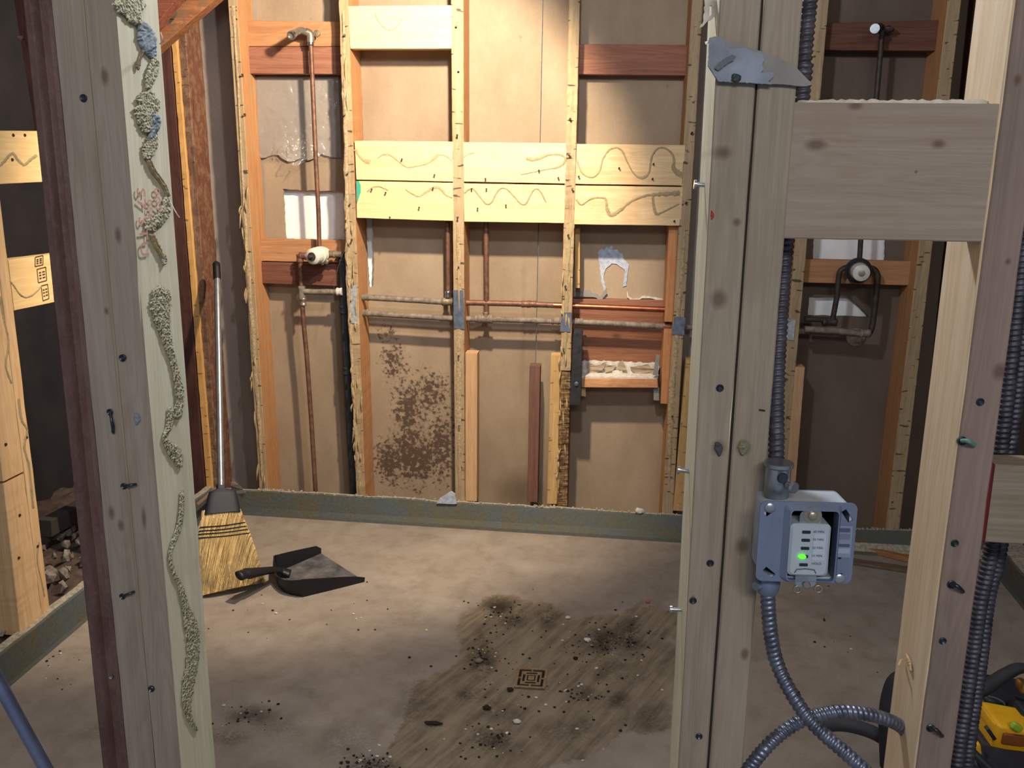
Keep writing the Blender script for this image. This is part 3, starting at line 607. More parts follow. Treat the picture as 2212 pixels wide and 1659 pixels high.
# splinters
for px, py, L in [(747, 120, 60), (750, 195, 45), (764, 560, 60), (770, 640, 50), (990, 560, 120), (1224, 860, 30), (1220, 960, 30), (782, 850, 40)]:
    a, b = aty(px, py, YB-.002), aty(px+random.uniform(-1, 3), py+L, YB-.002)
    mid = (a+b)/2+V((0, -.006, 0)); tube('splinter', cat([a, mid, b], 5), lambda t: .0008+.0022*math.sin(math.pi*min(1, t+.05)), M_GLUEP, wb, 5)
for L_, R_, y0_, y1_, n_ in ((((731, 0), (770, 1070)), ((752, 0), (789, 1070)), 420, 1040, 34), (((1229, 0), (1203, 1095)), ((1253, 0), (1225, 1095)), 560, 1080, 22), (((492, 0), (560, 1055)), ((512, 0), (578, 1055)), 380, 1040, 20)):
    gs_ = []
    for _i in range(n_):
        y_ = random.uniform(y0_, y1_); t_ = y_/1070; u_ = random.choice((random.uniform(-.08, .12), random.random())); xx = (L_[0][0]+(L_[1][0]-L_[0][0])*t_)*(1-u_)+(R_[0][0]+(R_[1][0]-R_[0][0])*t_)*u_
        ln_ = random.uniform(12, 42); a = aty(xx, y_, YB-.0015); b = aty(xx+random.uniform(-3.5, 3.5), y_+ln_, YB-.0015); md = (a+b)/2+V((random.uniform(-.003, .003), -random.uniform(.003, .009), 0))
        gs_.append(tubegeo(cat([a, md, b], 4), lambda t: .0007+.0024*math.sin(math.pi*min(1, t+.05)), 5))
    mk('splinters', *join(*gs_), M_GLUEP, wb, kind='stuff')
# plasterboard stub at the stud feet, crumbs on the curb
def chunk(name, c, r, mat, parent=None, label=None, cat_=None, sc=(1, 1, .6), group=None):
    bm = bmesh.new(); bmesh.ops.create_icosphere(bm, subdivisions=2, radius=1); sd_ = random.random()*30
    vs = [V((v.co.x*sc[0], v.co.y*sc[1], v.co.z*sc[2]))*r*(1+.45*noise.noise(v.co*1.7+V((sd_, 0, 0)))) for v in bm.verts]; fs = [tuple(v.index for v in f.verts) for f in bm.faces]; bm.free()
    lo = min(v.z for v in vs); o = mk(name, [V(c)+v-V((0, 0, lo)) for v in vs], fs, mat, parent)
    if label: top(o, label, cat_, group)
    return o

# ------------------------------------------------------------------ plastic sheet in bay one
def plastic():
    pm = G('clear_polythene'); nz = pm.noise(pm.obj(), 60, 3, .6)
    tr = pm.n('BsdfTransparent'); gl = pm.n('BsdfGlossy'); gl.inputs['Roughness'].default_value = .16; df = pm.n('BsdfDiffuse'); df.inputs[0].default_value = (.8, .8, .78, 1)
    m1 = pm.n('MixShader'); m1.inputs[0].default_value = .5; pm.t.links.new(gl.outputs[0], m1.inputs[1]); pm.t.links.new(df.outputs[0], m1.inputs[2])
    m2 = pm.n('MixShader'); lw = pm.n('LayerWeight'); lw.inputs[0].default_value = .35
    pm.put(m2.inputs[0], pm.math('ADD', pm.math('MULTIPLY', lw.outputs['Facing'], .45), .08)); pm.t.links.new(tr.outputs[0], m2.inputs[1]); pm.t.links.new(m1.outputs[0], m2.inputs[2])
    bp = pm.n('Bump'); bp.inputs['Strength'].default_value = .8; bp.inputs['Distance'].default_value = .004; pm.put(bp.inputs['Height'], nz); pm.t.links.new(bp.outputs[0], gl.inputs['Normal'])
    pm.t.links.new(m2.outputs[0], pm.t.nodes['Material Output'].inputs['Surface'])
    vs, fs = [], []; nx, ny = 60, 60
    for j in range(ny+1):
        for i in range(nx+1):
            u, t = i/nx, j/ny; x = 556+u*178; yb = 338+18*math.exp(-((x-648)/24)**2)+4*math.sin(x*.1); y = 172+t*(yb-172)
            k = math.exp(-((x-640)/38)**2)*t**5
            p = aty(x, y, YD-.02); amp = .004+.032*k
            d = abs(noise.noise(V((x*.055, y*.03, 0))))*1.2+abs(noise.noise(V((x*.12+y*.03, y*.10, 4))))
            vs.append(p+V((0, -amp*d*1.4-.025*k, 0)))
    for j in range(ny):
        for i in range(nx): a = j*(nx+1)+i; fs.append((a, a+1, a+nx+2, a+nx+1))
    o = mk('plastic_sheet', vs, fs, pm.m, None, smooth=True)
    top(o, 'clear crumpled plastic sheet hanging behind the shower pipe, above the square hole', 'plastic sheet')
plastic()

# ------------------------------------------------------------------ left wall framing
wl = bpy.data.objects.new('wall_left', None); wl.location = (XL-.1, 2, 0); COL.objects.link(wl); WL['wall_left'] = V(wl.location); wl['kind'] = 'structure'
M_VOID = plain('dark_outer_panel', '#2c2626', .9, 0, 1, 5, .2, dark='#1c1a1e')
XP = XL-.02
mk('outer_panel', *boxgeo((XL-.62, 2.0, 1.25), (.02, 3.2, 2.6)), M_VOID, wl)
def yb_(L, Rr, X, d, z0, z1, mat, n=40, jit=.0012, label=None, name='stud'):
    def ln(l): p, q = atx(*l[0], X), atx(*l[1], X); return lambda z: p.y+(q.y-p.y)*(z-p.z)/(q.z-p.z)
    if z0 is None: z0 = atx(*Rr[1], X).z
    if z1 is None: z1 = atx(*Rr[0], X).z
    l, r = ln(L), ln(Rr); ring = lambda z: [V((X, l(z), z)), V((X, r(z), z)), V((X-d, r(z), z)), V((X-d, l(z), z))]
    return beam(name, ring(z0), ring(z1), mat, wl, n, jit, .0018, label)
zcut = atx(30, 1032, XP).z
la = yb_(((3, 1000), (42, 1345)), ((37, 900), (90, 1325)), XP, .1, hl-.01, zcut-.004, W_LEFT, label='pale lower length of the doubled stud')
lb = yb_(((3, 1000), (42, 1345)), ((37, 900), (90, 1325)), XP, .1, zcut+.004, ZT, W_LEFT)
lc = yb_(((38.5, 900), (91, 1325)), ((60, 920), (107, 1310)), XP, .1, hl-.01, ZT, W_LEFT, label='second half of the doubled stud')
def lhb(tl, tr, br, bl, X=XP, d=.038, mat=W_BLKY, label=None):
    P = [atx(*c, X) for c in (bl, tl, br, tr)]; D = V((-d, 0, 0))
    return beam('block', [P[0], P[1], P[1]+D, P[0]+D], [P[2], P[3], P[3]+D, P[2]+D], mat, wl, 8, .0008, .0012, label)
l1 = lhb((-14, 282), (150, 284), (150, 390), (-2, 398)); l2 = lhb((18, 562), (150, 545), (150, 646), (31, 671))
lb2 = yb_(((150, 300), (290, 1240)), ((186, 300), (318, 1220)), XP, .1, hl-.01, ZT, W_DARK)
lhb((110, 1125), (330, 1010), (330, 1040), (112, 1160), XP-.25, .05, plain('dark_sill', '#3c3632', .9))
def lsq(path, wd, parent):
    v, f = crustgeo(path, [wd]*len(path), lambda a, b: atx(a, b, XP), V((1, 0, 0)), .0025, 5, seed=random.random()*50, rag=.5); mk('adhesive_bead', v, f, M_GLUE, parent, smooth=True)
lsq([(-5, 362), (8, 350), (18, 338), (28, 332), (38, 345), (52, 356), (66, 345), (80, 335)], 7, l1)
lsq([(20, 605), (30, 618), (42, 635), (55, 642), (72, 636), (90, 618)], 4, l2)
lsq([(0, 640), (8, 690), (18, 740), (12, 790), (25, 830)], 5, lc)
lsq([(40, 860), (46, 905), (58, 930), (52, 965), (62, 1005), (68, 1060), (72, 1100)], 6, lc)
lsq([(84, 1170), (80, 1210), (90, 1260), (96, 1290)], 3, lc)
for px, py, pr_ in [(53, 292, l1), (28, 292, l1), (26, 345, l1), (57, 945, lc), (12, 960, lb), (42, 1113, la), (40, 1205, la), (81, 1180, lc)]:
    p = atx(px, py, XP); lathe('nail', p, (1, 0, 0), [(-.002, .004), (.002, .004), (.003, .003)], M_RUSTN, pr_, 10)
# lumber grade stamps, flat print in small frames
for q in ([(76, 556), (93, 552), (93, 572), (76, 576)], [(80, 582), (99, 577), (101, 606), (83, 611)], [(89, 618), (103, 614), (106, 645), (93, 650)]):
    gs = []
    P = [atx(*c, XP+.0006) for c in q]; e = .0016
    def quad(a, b, c, d): gs.append(([a, b, c, d], [(0, 1, 2, 3)]))
    def bar(a, b, wv): t = (b-a).normalized(); nn = V((1, 0, 0)).cross(t)*wv; quad(a-nn, b-nn, b+nn, a+nn)
    for i in range(4): bar(P[i], P[(i+1) % 4], e)
    for t in (.3, .5, .72): 
        a, b = P[0].lerp(P[3], t), P[1].lerp(P[2], t); bar(a.lerp(b, .18), a.lerp(b, .42), e*1.3); bar(a.lerp(b, .55), a.lerp(b, .85), e*1.3)
    v, f = join(*gs); mk('grade_stamp', v, f, plain('stamp_ink', '#4a3a30', .9), l2)
# diagonal brace and junk up in the corner
A_, B_ = aty(352, 70, 3.0), aty(500, -60, 3.0)
dd = (B_-A_).normalized(); nn = V((0, 1, 0)).cross(dd)
def ring(p): return [p-nn*.03, p+nn*.03, p+nn*.03+V((0, .05, 0)), p-nn*.03+V((0, .05, 0))]
beam('diagonal_brace', ring(A_-dd*.08), ring(B_+dd*.3), wood('brace_fir', '#a8744e', '#7c4a30', 'x', crust=('#6a5a4a', .6)), wl, 14, .003, label='rough diagonal brace in the upper corner')
p_ = aty(352, 55, 2.96); o = chunk('mortar_lump', p_, .045, plain('brace_mud', '#564a40', .95, 0, 1, 40, .8, dark='#3a312b'), wl, sc=(1.1, .5, .8))
A_, B_ = aty(330, 30, 2.9), aty(400, -60, 2.9); dd = (B_-A_).normalized(); nn = V((0, 1, 0)).cross(dd)
beam('diagonal_brace', ring(A_-dd*.1), ring(B_+dd*.2), wood('brace_fir_b', '#8c5440', '#5c3428', 'x'), wl, 10, .002)
# rubble crumbs behind the left curb
gs = []
for i in range(70):
    x, y = random.uniform(XL-.35, XL-.06), random.uniform(1.75, 2.7); r = random.uniform(.006, .022)
    bm = bmesh.new(); bmesh.ops.create_icosphere(bm, subdivisions=1, radius=1); gs.append(([V((x, y, .105+random.uniform(-.01, .01)))+V(v.co)*r*(1+.4*noise.noise(v.co*2+V((i, 0, 0)))) for v in bm.verts], [tuple(v.index for v in f.verts) for f in bm.faces])); bm.free()
o = mk('rubble', *join(*gs), plain('rubble_grey', '#8c857c', .95, 0, 1, 60, .6, dark='#5a4c42')); top(o, 'loose grey rubble heaped behind the curb at the pale doubled stud', 'rubble', kind='stuff')
# right wall: dark board
wr = bpy.data.objects.new('wall_right', None); wr.location = (XR+.4, 2, 0); COL.objects.link(wr); WL['wall_right'] = V(wr.location); wr['kind'] = 'structure'
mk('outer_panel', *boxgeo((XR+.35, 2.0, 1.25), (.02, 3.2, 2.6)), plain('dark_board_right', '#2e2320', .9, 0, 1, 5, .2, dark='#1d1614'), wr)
for yy in (2.95, 2.2): beam('stud', [V((XR+.03, yy, .1)), V((XR+.03, yy+.04, .1)), V((XR+.13, yy+.04, .1)), V((XR+.13, yy, .1))], [V((XR+.03, yy, ZT)), V((XR+.03, yy+.04, ZT)), V((XR+.13, yy+.04, ZT)), V((XR+.13, yy, ZT))], W_DARK, wr, 20)

# ------------------------------------------------------------------ plumbing
def pp(pts, Y): return [aty(x, y, Y) for x, y in pts]
def lin_tube(name, pts, Y, r, mat, par, n=6, label=None, sides=14, jit=0.):
    P = resample(pp(pts, Y), .02)[0] if len(pts) > 1 else pp(pts, Y)
    P = [p+V((0, 0, jit*noise.noise(p*30))) for p in P]
    return tube(name, P, r, mat, par, sides, label=label)
def coup(px, py, Y, d, r, L, mat, par, name='coupling'):
    p = aty(px, py, Y); d = V(d).normalized(); return lathe(name, p-d*L/2, d, [(0, r*.9), (.002, r), (L*.25, r), (L*.3, r*.9), (L*.7, r*.9), (L*.75, r), (L-.002, r), (L, r*.9)], mat, par, 16)
# shower set in the bay with the square hole
YP = YB+.035
sh = empty('shower_plumbing', aty(680, 1060, YP), 'copper shower riser with white valve and bent nickel head fitting, before the square hole', 'plumbing')
lin_tube('riser_pipe', [(671, 88), (676, 200), (682, 340), (688, 460), (690, 540)], YP, .0082, M_COP, sh)
el = cat([aty(664, 72, YP), aty(652, 66, YP-.02), aty(640, 70, YP-.05), aty(630, 76, YP-.09)], 6)
tube('shower_arm_stub', el, lambda t: .0115 if t < .8 else .0135, M_NICK, sh, 16)
eb = cat([aty(671, 92, YP), aty(671, 82, YP), aty(669, 73, YP), aty(660, 68, YP-.01)], 5)
tube('elbow', eb, .0135, M_NICK, sh, 16)
o = lathe('stub_mouth', el[-1], (el[-1]-el[-2]), [(-.004, .015), (.006, .015), (.006, .011), (-.002, .010)], M_BOLT, sh, 18)
lathe('elbow_ear', aty(685, 73, YP+.01), (0, -1, .1), [(0, .012), (.006, .012), (.008, .009)], M_BRASS, sh, 14)
coup(671, 92, YP, (0, 0, 1), .0115, .02, M_BOLT, sh)
vc = aty(698, 549, YP); vaxis = (aty(667, 556, YP-.10)-vc).normalized()
lathe('valve_body', vc, vaxis, [(-.02, .022), (0, .028), (.012, .028), (.014, .031), (.034, .031), (.036, .027), (.048, .027), (.05, .031), (.075, .029), (.08, .022), (.082, .013)], M_VALVE, sh, 26, label='white plastic valve cartridge cover')
lathe('valve_stem', vc+vaxis*.078, vaxis, [(0, .016), (.006, .016), (.007, .006), (.022, .006), (.023, .003)], M_PIPED, sh, 16)
lin_tube('branch_pipe', [(690, 548), (738, 550)], YP, .0115, M_BRASS, sh)
coup(716, 549, YP, (1, 0, 0), .0145, .03, M_BRASS, sh)
for q in ((697, 567), (706, 565)): lathe('check_screw', aty(*q, YP-.015), (0, -1, 0), [(0, .009), (.01, .009), (.012, .005)], M_NICK, sh, 12)
lin_tube('supply_pipe', [(692, 550), (650, 553)], YP, .0105, M_BRASS, sh); coup(655, 553, YP, (1, 0, 0), .0145, .03, M_COP, sh)
lin_tube('down_pipe', [(648, 553), (651, 620), (655, 690), (662, 760), (672, 900), (682, 1064)], YP, .0088, M_COP, sh)
coup(648, 558, YP, (0, 0, 1), .0135, .03, M_COP, sh); coup(652, 632, YP, (0, 0, 1), .0135, .05, M_COPD, sh); coup(655, 652, YP, (0, 0, 1), .0125, .03, M_NICK, sh)
lin_tube('cross_pipe', [(653, 630), (738, 631)], YP, .0105, M_COPD, sh, jit=.001); coup(733, 630, YP, (1, 0, 0), .015, .022, M_GYP, sh)
bk = lin_tube('black_drain_pipe', [(742, 545), (744, 620), (750, 760), (758, 920), (767, 1066)], YB+.06, .02, M_BLACK, None)
top(bk, 'thick black vent pipe standing against the splintered stud beside the shower valve', 'pipe')
WLb = WL[bk.name]
for q in ((742, 556), (746, 668), (752, 800)): coup(*q, YB+.06, (0, 0, 1), .024, .03, M_BLACK, bk)
wsp = tube('stray_wire', cat([aty(756, 530, YB-.01), aty(742, 545, YB-.03), aty(727, 590, YB-.035), aty(719, 640, YB-.03)], 8), .0006, M_BOLT, None, 5)
top(wsp, 'thin bright wire curling out of the splintered stud over the valve pipes', 'wire')
# two long supply pipes drilled through the studs
YH = YB+.055
up = lin_tube('supply_pipe', [(760, 640), (975, 653), (1110, 656), (1215, 660), (1290, 663), (1440, 669)], YH, .0105, M_COP, None)
top(up, 'upper horizontal copper water pipe drilled through the back studs', 'pipe')
lin_tube('dusty_sleeve', [(784, 642), (975, 653)], YH-.0006, .0112, M_COPD, up, label='dust-coated length', jit=.0008)
lin_tube('bright_length', [(1196, 659.5), (1290, 663), (1436, 668.5)], YH-.0006, .0108, M_COPB, up, label='bright copper length')
for q in ((790, 642), (1135, 657), (1150, 657)): coup(*q, YH, (1, 0, 0), .0135, .028, M_COPD if q[0] < 1000 else M_COP, up)
tee = coup(969, 652, YH, (1, 0, 0), .0155, .05, M_BRASS, up, 'tee_fitting')
lin_tube('stub_pipe', [(967, 470), (968, 648)], YH, .0085, M_COP, up); lin_tube('stub_pipe', [(979, 470), (979, 640)], YH+.03, .007, M_COP, up)
coup(968, 636, YH, (0, 0, 1), .0125, .025, M_BOLT, up)
lo = lin_tube('supply_pipe', [(760, 675), (976, 688), (1110, 691), (1210, 694), (1300, 698), (1455, 706), (1600, 710), (1740, 716), (1880, 722)], YH, .0108, M_COPD, None, jit=.0006)
top(lo, 'lower horizontal grey water pipe running the whole back wall through the studs', 'pipe')
for q in ((788, 676), (1035, 689), (1200, 693), (1440, 705), (1250, 695)): coup(*q, YH, (1, 0, 0), .0138, .03, M_COPD if q[0] < 1400 else M_COP, lo)
coup(1048, 689, YH, (1, 0, 0), .0165, .055, M_COPD, lo, 'tee_fitting')
lin_tube('stub_pipe', [(1050, 470), (1051, 684)], YH, .0095, M_COP, lo); coup(1050, 680, YH, (0, 0, 1), .0125, .022, M_BRASS, lo)
# second shower set, right bay
YQ = YB+.02
s2_ = empty('shower_plumbing', aty(1860, 720, YQ), 'dark shower pipes with round valve framing the white holes, seen past the outlet box post', 'plumbing')
lin_tube('riser_pipe', [(1906, 66), (1893, 215), (1862, 470), (1856, 575)], YQ, .0088, M_PIPED, s2_)
tube('shower_arm_stub', cat([aty(1906, 70, YQ), aty(1905, 62, YQ), aty(1899, 58, YQ-.02), aty(1890, 62, YQ-.06)], 6), .012, M_PIPED, s2_)
lathe('stub_mouth', aty(1890, 62, YQ-.06), (-.3, -.9, -.1), [(0, .015), (.01, .015), (.01, .011)], M_BOLT, s2_, 16); chunk('elbow_ear', aty(1918, 72, YQ), .02, M_PIPED, s2_)
va = (aty(1861, 590, YQ-.09)-aty(1853, 583, YQ)).normalized(); vq = aty(1853, 583, YQ)
lathe('valve_body', vq, va, [(-.015, .03), (0, .043), (.02, .044), (.03, .036), (.04, .034)], M_BLACK, s2_, 26)
lathe('valve_cap', vq+va*.04, va, [(0, .030), (.03, .029), (.05, .028), (.053, .024)], M_VALVE, s2_, 26, label='white round valve cap')
lathe('valve_stem', vq+va*.092, va, [(0, .011), (.004, .011), (.005, .004)], M_NICK, s2_, 12)
tube('left_leg_pipe', cat([aty(1848, 578, YQ), aty(1828, 578, YQ), aty(1815, 586, YQ), aty(1811, 605, YQ)], 5)+cat(pp([(1808, 640), (1798, 694)], YQ), 4), .0095, M_PIPED, s2_)
tube('right_leg_pipe', cat([aty(1862, 578, YQ), aty(1884, 580, YQ), aty(1895, 592, YQ), aty(1895, 612, YQ)], 5)+cat(pp([(1890, 660), (1884, 705), (1876, 722)], YQ), 4), .0105, M_PIPED, s2_)
lin_tube('stub_pipe', [(1738, 689), (1800, 692)], YQ, .0095, M_PIPED, s2_); coup(1792, 696, YQ, (1, 0, 0), .014, .05, M_PIPED, s2_)
lin_tube('return_pipe', [(1738, 711), (1800, 714), (1876, 722)], YQ-.004, .0115, M_COPD, s2_); coup(1868, 720, YQ-.004, (1, 0, 0), .0155, .035, M_COPD, s2_)
lathe('escutcheon', aty(1848, 728, YD-.004), (0, -1, 0), [(0, .034), (.004, .034), (.006, .02)], M_BRASS, s2_, 24)

# ------------------------------------------------------------------ front partition: left post
YF = .93
lp = empty('timber_post', (-.55, YF, 0), 'doubled grey stud post with a pale glue-smeared side, beside the rusty steel column', 'post')
kn = lambda px, py, rx, rz, Y=YF: (aty(px, py, Y).x, aty(px, py, Y).z, rx, rz, 1)
LPK = wood('weathered_pine_left', '#9c9287', '#867b70', 'z', side=('#dfdac2', '#cac3a6'), stain=.3, stainc='#77785f', kn=.25, knots=[kn(225, 165, .006, .012), kn(254, 508, .005, .012), kn(262, 1135, .006, .01), kn(241, 1108, .006, .012), kn(310, 1120, .004, .02), kn(230, 672, .004, .006)])
vb('stud', ((109, 0), (276, 1659)), ((175.5, 0), (331.5, 1659)), YF, .089, 0, ZT, LPK, lp, n=60, jit=.0008)
ls2 = vb('stud', ((178.5, 0), (334.5, 1659)), ((247, 0), (390, 1659)), YF+.001, .096, 0, ZT, LPK, lp, n=60, jit=.0008)
vb('seam_shade_strip', ((173, 0), (329, 1659)), ((181, 0), (337, 1659)), YF+.004, .07, 0, ZT, M_GAPW, lp, n=20, jit=0)  # dark strip added behind the stud gap to paint its shade
XF = aty(320, 830, YF).x
hx = lambda px, py: atx(px, py, XF+.0008)
def fcrust(path, wd, mat=M_GLUEG, h=.004, name='adhesive_smear', nx=15):
    v, f = crustgeo(path, wd, hx, V((1, 0, 0)), h*.55, nx, seed=random.random()*40, rag=.45); return mk(name, v, f, mat, lp, smooth=True)
fcrust([(268, -10), (285, 15), (290, 35), (305, 52)], [60, 62, 34, 12], h=.005)
fcrust([(304, 50), (312, 65), (318, 85), (326, 110), (330, 124)], [14, 30, 40, 26, 8], M_GLUEB, .006)
fcrust([(311, 105), (304, 125), (299, 140), (299, 152)], [6, 4, 10, 3], plain('brown_gum', '#7a6a50', .8), .002)
fcrust([(336, 125), (332, 150), (326, 168), (319, 192)], [14, 24, 24, 12])
fcrust([(315, 198), (318, 215), (317, 245), (318, 270), (322, 285)], [22, 46, 46, 34, 18], h=.006)
fcrust([(327, 246), (333, 258), (332, 278), (322, 300)], [10, 26, 22, 6], M_GLUEB, .007)
fcrust([(333, 285), (329, 305), (322, 325), (318, 345)], [14, 26, 28, 16])
for dx in (0, 6): fcrust([(318+dx, 345), (328+dx, 368), (341+dx, 385), (356+dx*.6, 408), (363+dx*.3, 425)], [4, 5, 5, 5, 3], M_GLUE, .0045, nx=5)
fcrust([(362, 425), (358, 450), (348, 472), (330, 482), (326, 500)], [10, 22, 26, 28, 22])
for dx in (0, 6): fcrust([(324+dx, 505), (334+dx, 528), (344+dx*.7, 545), (352, 560)], [4, 5, 5, 5], M_GLUE, .004, nx=5)
fcrust([(352, 548), (355, 560), (354, 572)], [6, 14, 6])
fcrust([(335, 622), (348, 640), (347, 670), (352, 700), (362, 740), (377, 790), (388, 850), (384, 905)], [24, 42, 40, 30, 18, 14, 18, 14], h=.0055)
fcrust([(370, 880), (366, 920), (355, 945), (372, 970), (382, 985), (390, 1010)], [14, 14, 8, 26, 26, 10])
fcrust([(393, 1060), (392, 1110), (385, 1145), (368, 1195), (375, 1235), (388, 1262)], [8, 12, 12, 8, 8, 10], h=.003)
fcrust([(390, 1265), (402, 1310), (412, 1350), (418, 1400), (412, 1450), (405, 1500), (408, 1545), (425, 1580)], [10, 16, 30, 28, 26, 22, 14, 6], h=.004)
# loose fibres
tube('fibre', cat([hx(345, 95), aty(352, 88, YF+.03), aty(347, 70, YF+.03)], 5), .0007, M_GYP, lp, 5)
tube('fibre', cat([hx(366, 430), aty(378, 455, YF+.06), aty(388, 470, YF+.06)], 5), .0006, M_GYP, lp, 5)
# red lumber print on the pale side
M_RED = plain('red_ink', '#cf9a8a', .9, 0, .2, 30)
def text3(body, origin, xdir, ydir, size, mat, parent, name='lettering', depth=0.0002, align='LEFT'):
    c = bpy.data.curves.new(name, 'FONT'); c.body = body; c.size = size; c.align_x = align; c.align_y = 'CENTER'; c.extrude = depth; c.resolution_u = 2
    t = bpy.data.objects.new('t', c); COL.objects.link(t); dg = bpy.context.evaluated_depsgraph_get(); dg.update()
    me = bpy.data.meshes.new_from_object(t.evaluated_get(dg)); bpy.data.objects.remove(t); bpy.data.curves.remove(c)
    x, y = V(xdir).normalized(), V(ydir).normalized(); z = x.cross(y)
    vs = [V(origin)+x*v.co.x+y*v.co.y+z*v.co.z for v in me.vertices]; fs = [tuple(p.vertices) for p in me.polygons]; bpy.data.meshes.remove(me)
    return mk(name, vs, fs, mat, parent)
dn = (hx(310, 480)-hx(305, 400)).normalized()
text3('S7 STU', hx(303, 404), dn, V((0, 1, 0)), .026, M_RED, lp); text3('007', hx(338, 404), dn, V((0, 1, 0)), .020, M_RED, lp); text3('058', hx(322, 430), dn, V((0, 1, 0)), .016, M_RED, lp)
def screw(px, py, par, Y=YF, r=.0042, mat=M_SCREW):
    p = aty(px, py, Y); lathe('screw_head', p+V((0, .003, 0)), (0, -1, 0), [(0, r*.6), (.002, r), (.0042, r), (.005, r*.8), (.0036, r*.4)], mat, par, 14)
for q in ((181, 212), (265, 773), (327, 1488)): screw(*q, lp)
for a, b in (((268, 1050), (294, 1046)), ((265, 1288), (290, 1278)), ((238, 890), (245, 935))):
    tube('bent_nail', cat([aty(*a, YF-.003), aty((a[0]+b[0])/2, (a[1]+b[1])/2, YF-.008), aty(*b, YF-.003)], 4), .0017, M_SCREW, lp, 7); screw(*a, lp, r=.004)
fz = lambda path, wd, mt: mk('adhesive_spot', *crustgeo(path, wd, lambda a, b: aty(a, b, YF-.0005), V((0, -1, 0)), .002, 6, seed=3), mt, lp, smooth=True)
fz([(292, 892), (296, 905), (294, 918)], [4, 14, 4], M_GLUEB); fz([(241, 905), (244, 922), (243, 934)], [3, 7, 3], plain('dark_tar_spot', '#2a3540', .6))

# rusty steel column
g = G('rusty_steel'); P = g.obj((1, 1, .3)); a = g.noise(P, 30, 5, .65); b = g.noise(g.obj(), 140, 3, .6)
c_ = g.mix(g.ramp(a, .35, .65), lin('#583f3a'), lin('#705852')); c_ = g.mix(g.math('MULTIPLY', g.ramp(b, .5, .8), .4), c_, lin('#806a68'))
M_RUST = g.out(c_, .55, b, .3, .25, .5)
def column():
    l, r = xline(((38, 0), (212, 1659)), YF), xline(((109, 0), (276, 1659)), YF)
    prof = [(0, .05), (.02, .018), (.10, .004), (.22, -.002), (.42, -.003), (.50, .0), (.56, .006), (.62, .0065), (.80, .006), (.84, .003), (.97, .004), (1, .010), (1, .05)]
    vs, fs = [], []; n = 60; m_ = len(prof)
    for i in range(n+1):
        z = ZT*i/n; a_, b_ = l(z), r(z)-.0008
        for u, dy in prof: vs.append(V((a_+(b_-a_)*u+(.0012*noise.noise(V((z*6, u*3, 1))) if u < .9 else 0), YF+dy+.0006*noise.noise(V((z*20, u*9, 0))), z)))
    for i in range(n):
        for k in range(m_): fs.append((i*m_+k, i*m_+(k+1) % m_, (i+1)*m_+(k+1) % m_, (i+1)*m_+k))
    fs.append(tuple(range(m_))); fs.append(tuple(n*m_+k for k in range(m_)))
    o = mk('steel_column', vs, fs, M_RUST, None, smooth=True, auto=35); top(o, 'dark rusty ridged steel column against the grey stud post', 'column')
    chunk('weld_bead', aty(45, 88, YF-.001), .004, M_RUST, o)
    screw(240, 1462, o, r=.0025, mat=M_BOLT)
column()

# ------------------------------------------------------------------ front partition: middle post
mp = empty('timber_post', (.16, YF, 0), 'doubled weathered stud post carrying the electrical box and a torn paper scrap', 'post')
K2 = [kn(1553, 646, .012, .014), kn(1604, 1180, .010, .014), kn(1609, 1414, .006, .01), kn(1552, 967, .010, .012), kn(1607, 968, .011, .012), kn(1562, 330, .014, .01), kn(1497, 1295, .003, .007), kn(1592, 480, .006, .006)]
W_MID = wood('weathered_pine_mid', '#9f9586', '#897e71', 'z', side=('#f4eed6', '#e0d8b8'), stain=.3, stainc='#6a6250', kn=.25, knots=K2)
c1 = vb('stud', ((1555, 0), (1465, 1659)), ((1645, 0), (1527, 1659)), YF, .092, 0, ZT, W_MID, mp, n=60, jit=.0008)
c2 = vb('stud', ((1650.5, 0), (1532.5, 1659)), ((1735, 0), (1604, 1659)), YF+.001, .09, 0, ZT, W_MID, mp, n=60, jit=.0008)
vb('seam_shade_strip', ((1643, 0), (1525, 1659)), ((1653, 0), (1535, 1659)), YF+.004, .07, 0, ZT, M_GAPW, mp, n=20, jit=0)  # added strip, painted shade of the middle post's seam
XM = aty(1510, 829, YF).x
for q in ((1555, 838), (1534, 1216), (1510, 1590), (1497, 1297)): screw(*q, mp)
fzm = lambda path, wd, mt, h=.003: mk('adhesive_spot', *crustgeo(path, wd, lambda a, b: aty(a, b, YF-.0005), V((0, -1, 0)), h, 7, seed=5), mt, mp, smooth=True)
fzm([(1603, 952), (1606, 966), (1603, 982)], [8, 26, 8], plain('greenish_gum', '#7c7c5e', .8)); fzm([(1604, 960), (1606, 968), (1605, 976)], [4, 13, 4], M_ZINC); fzm([(1547, 955), (1552, 968), (1554, 985)], [6, 20, 6], plain('tar_gum', '#474b4c', .8))
for q in ((1586, 478), ): fzm([(1537, 455), (1539, 466), (1537, 474)], [2, 8, 2], plain('red_paint', '#a03428', .7), .001)
tube('staple', [aty(1640, 885, YF-.001), aty(1653, 887, YF-.001)], .0008, M_RUSTN, mp, 6)
# bolts sticking out to the left
for (a, b) in (((1499, 398), (1523, 400)), ((1463, 1014), (1486, 1019)), ((1447, 1316), (1468, 1317))):
    A, B = aty(*a, YF+.045), aty(*b, YF+.045)+V((.004, 0, 0)); d = (B-A).normalized()
    lathe('bolt', A, d, [(0, .005), (.0025, .0052), (.003, .0026), ((B-A).length, .0026)], M_BOLT, mp, 14)
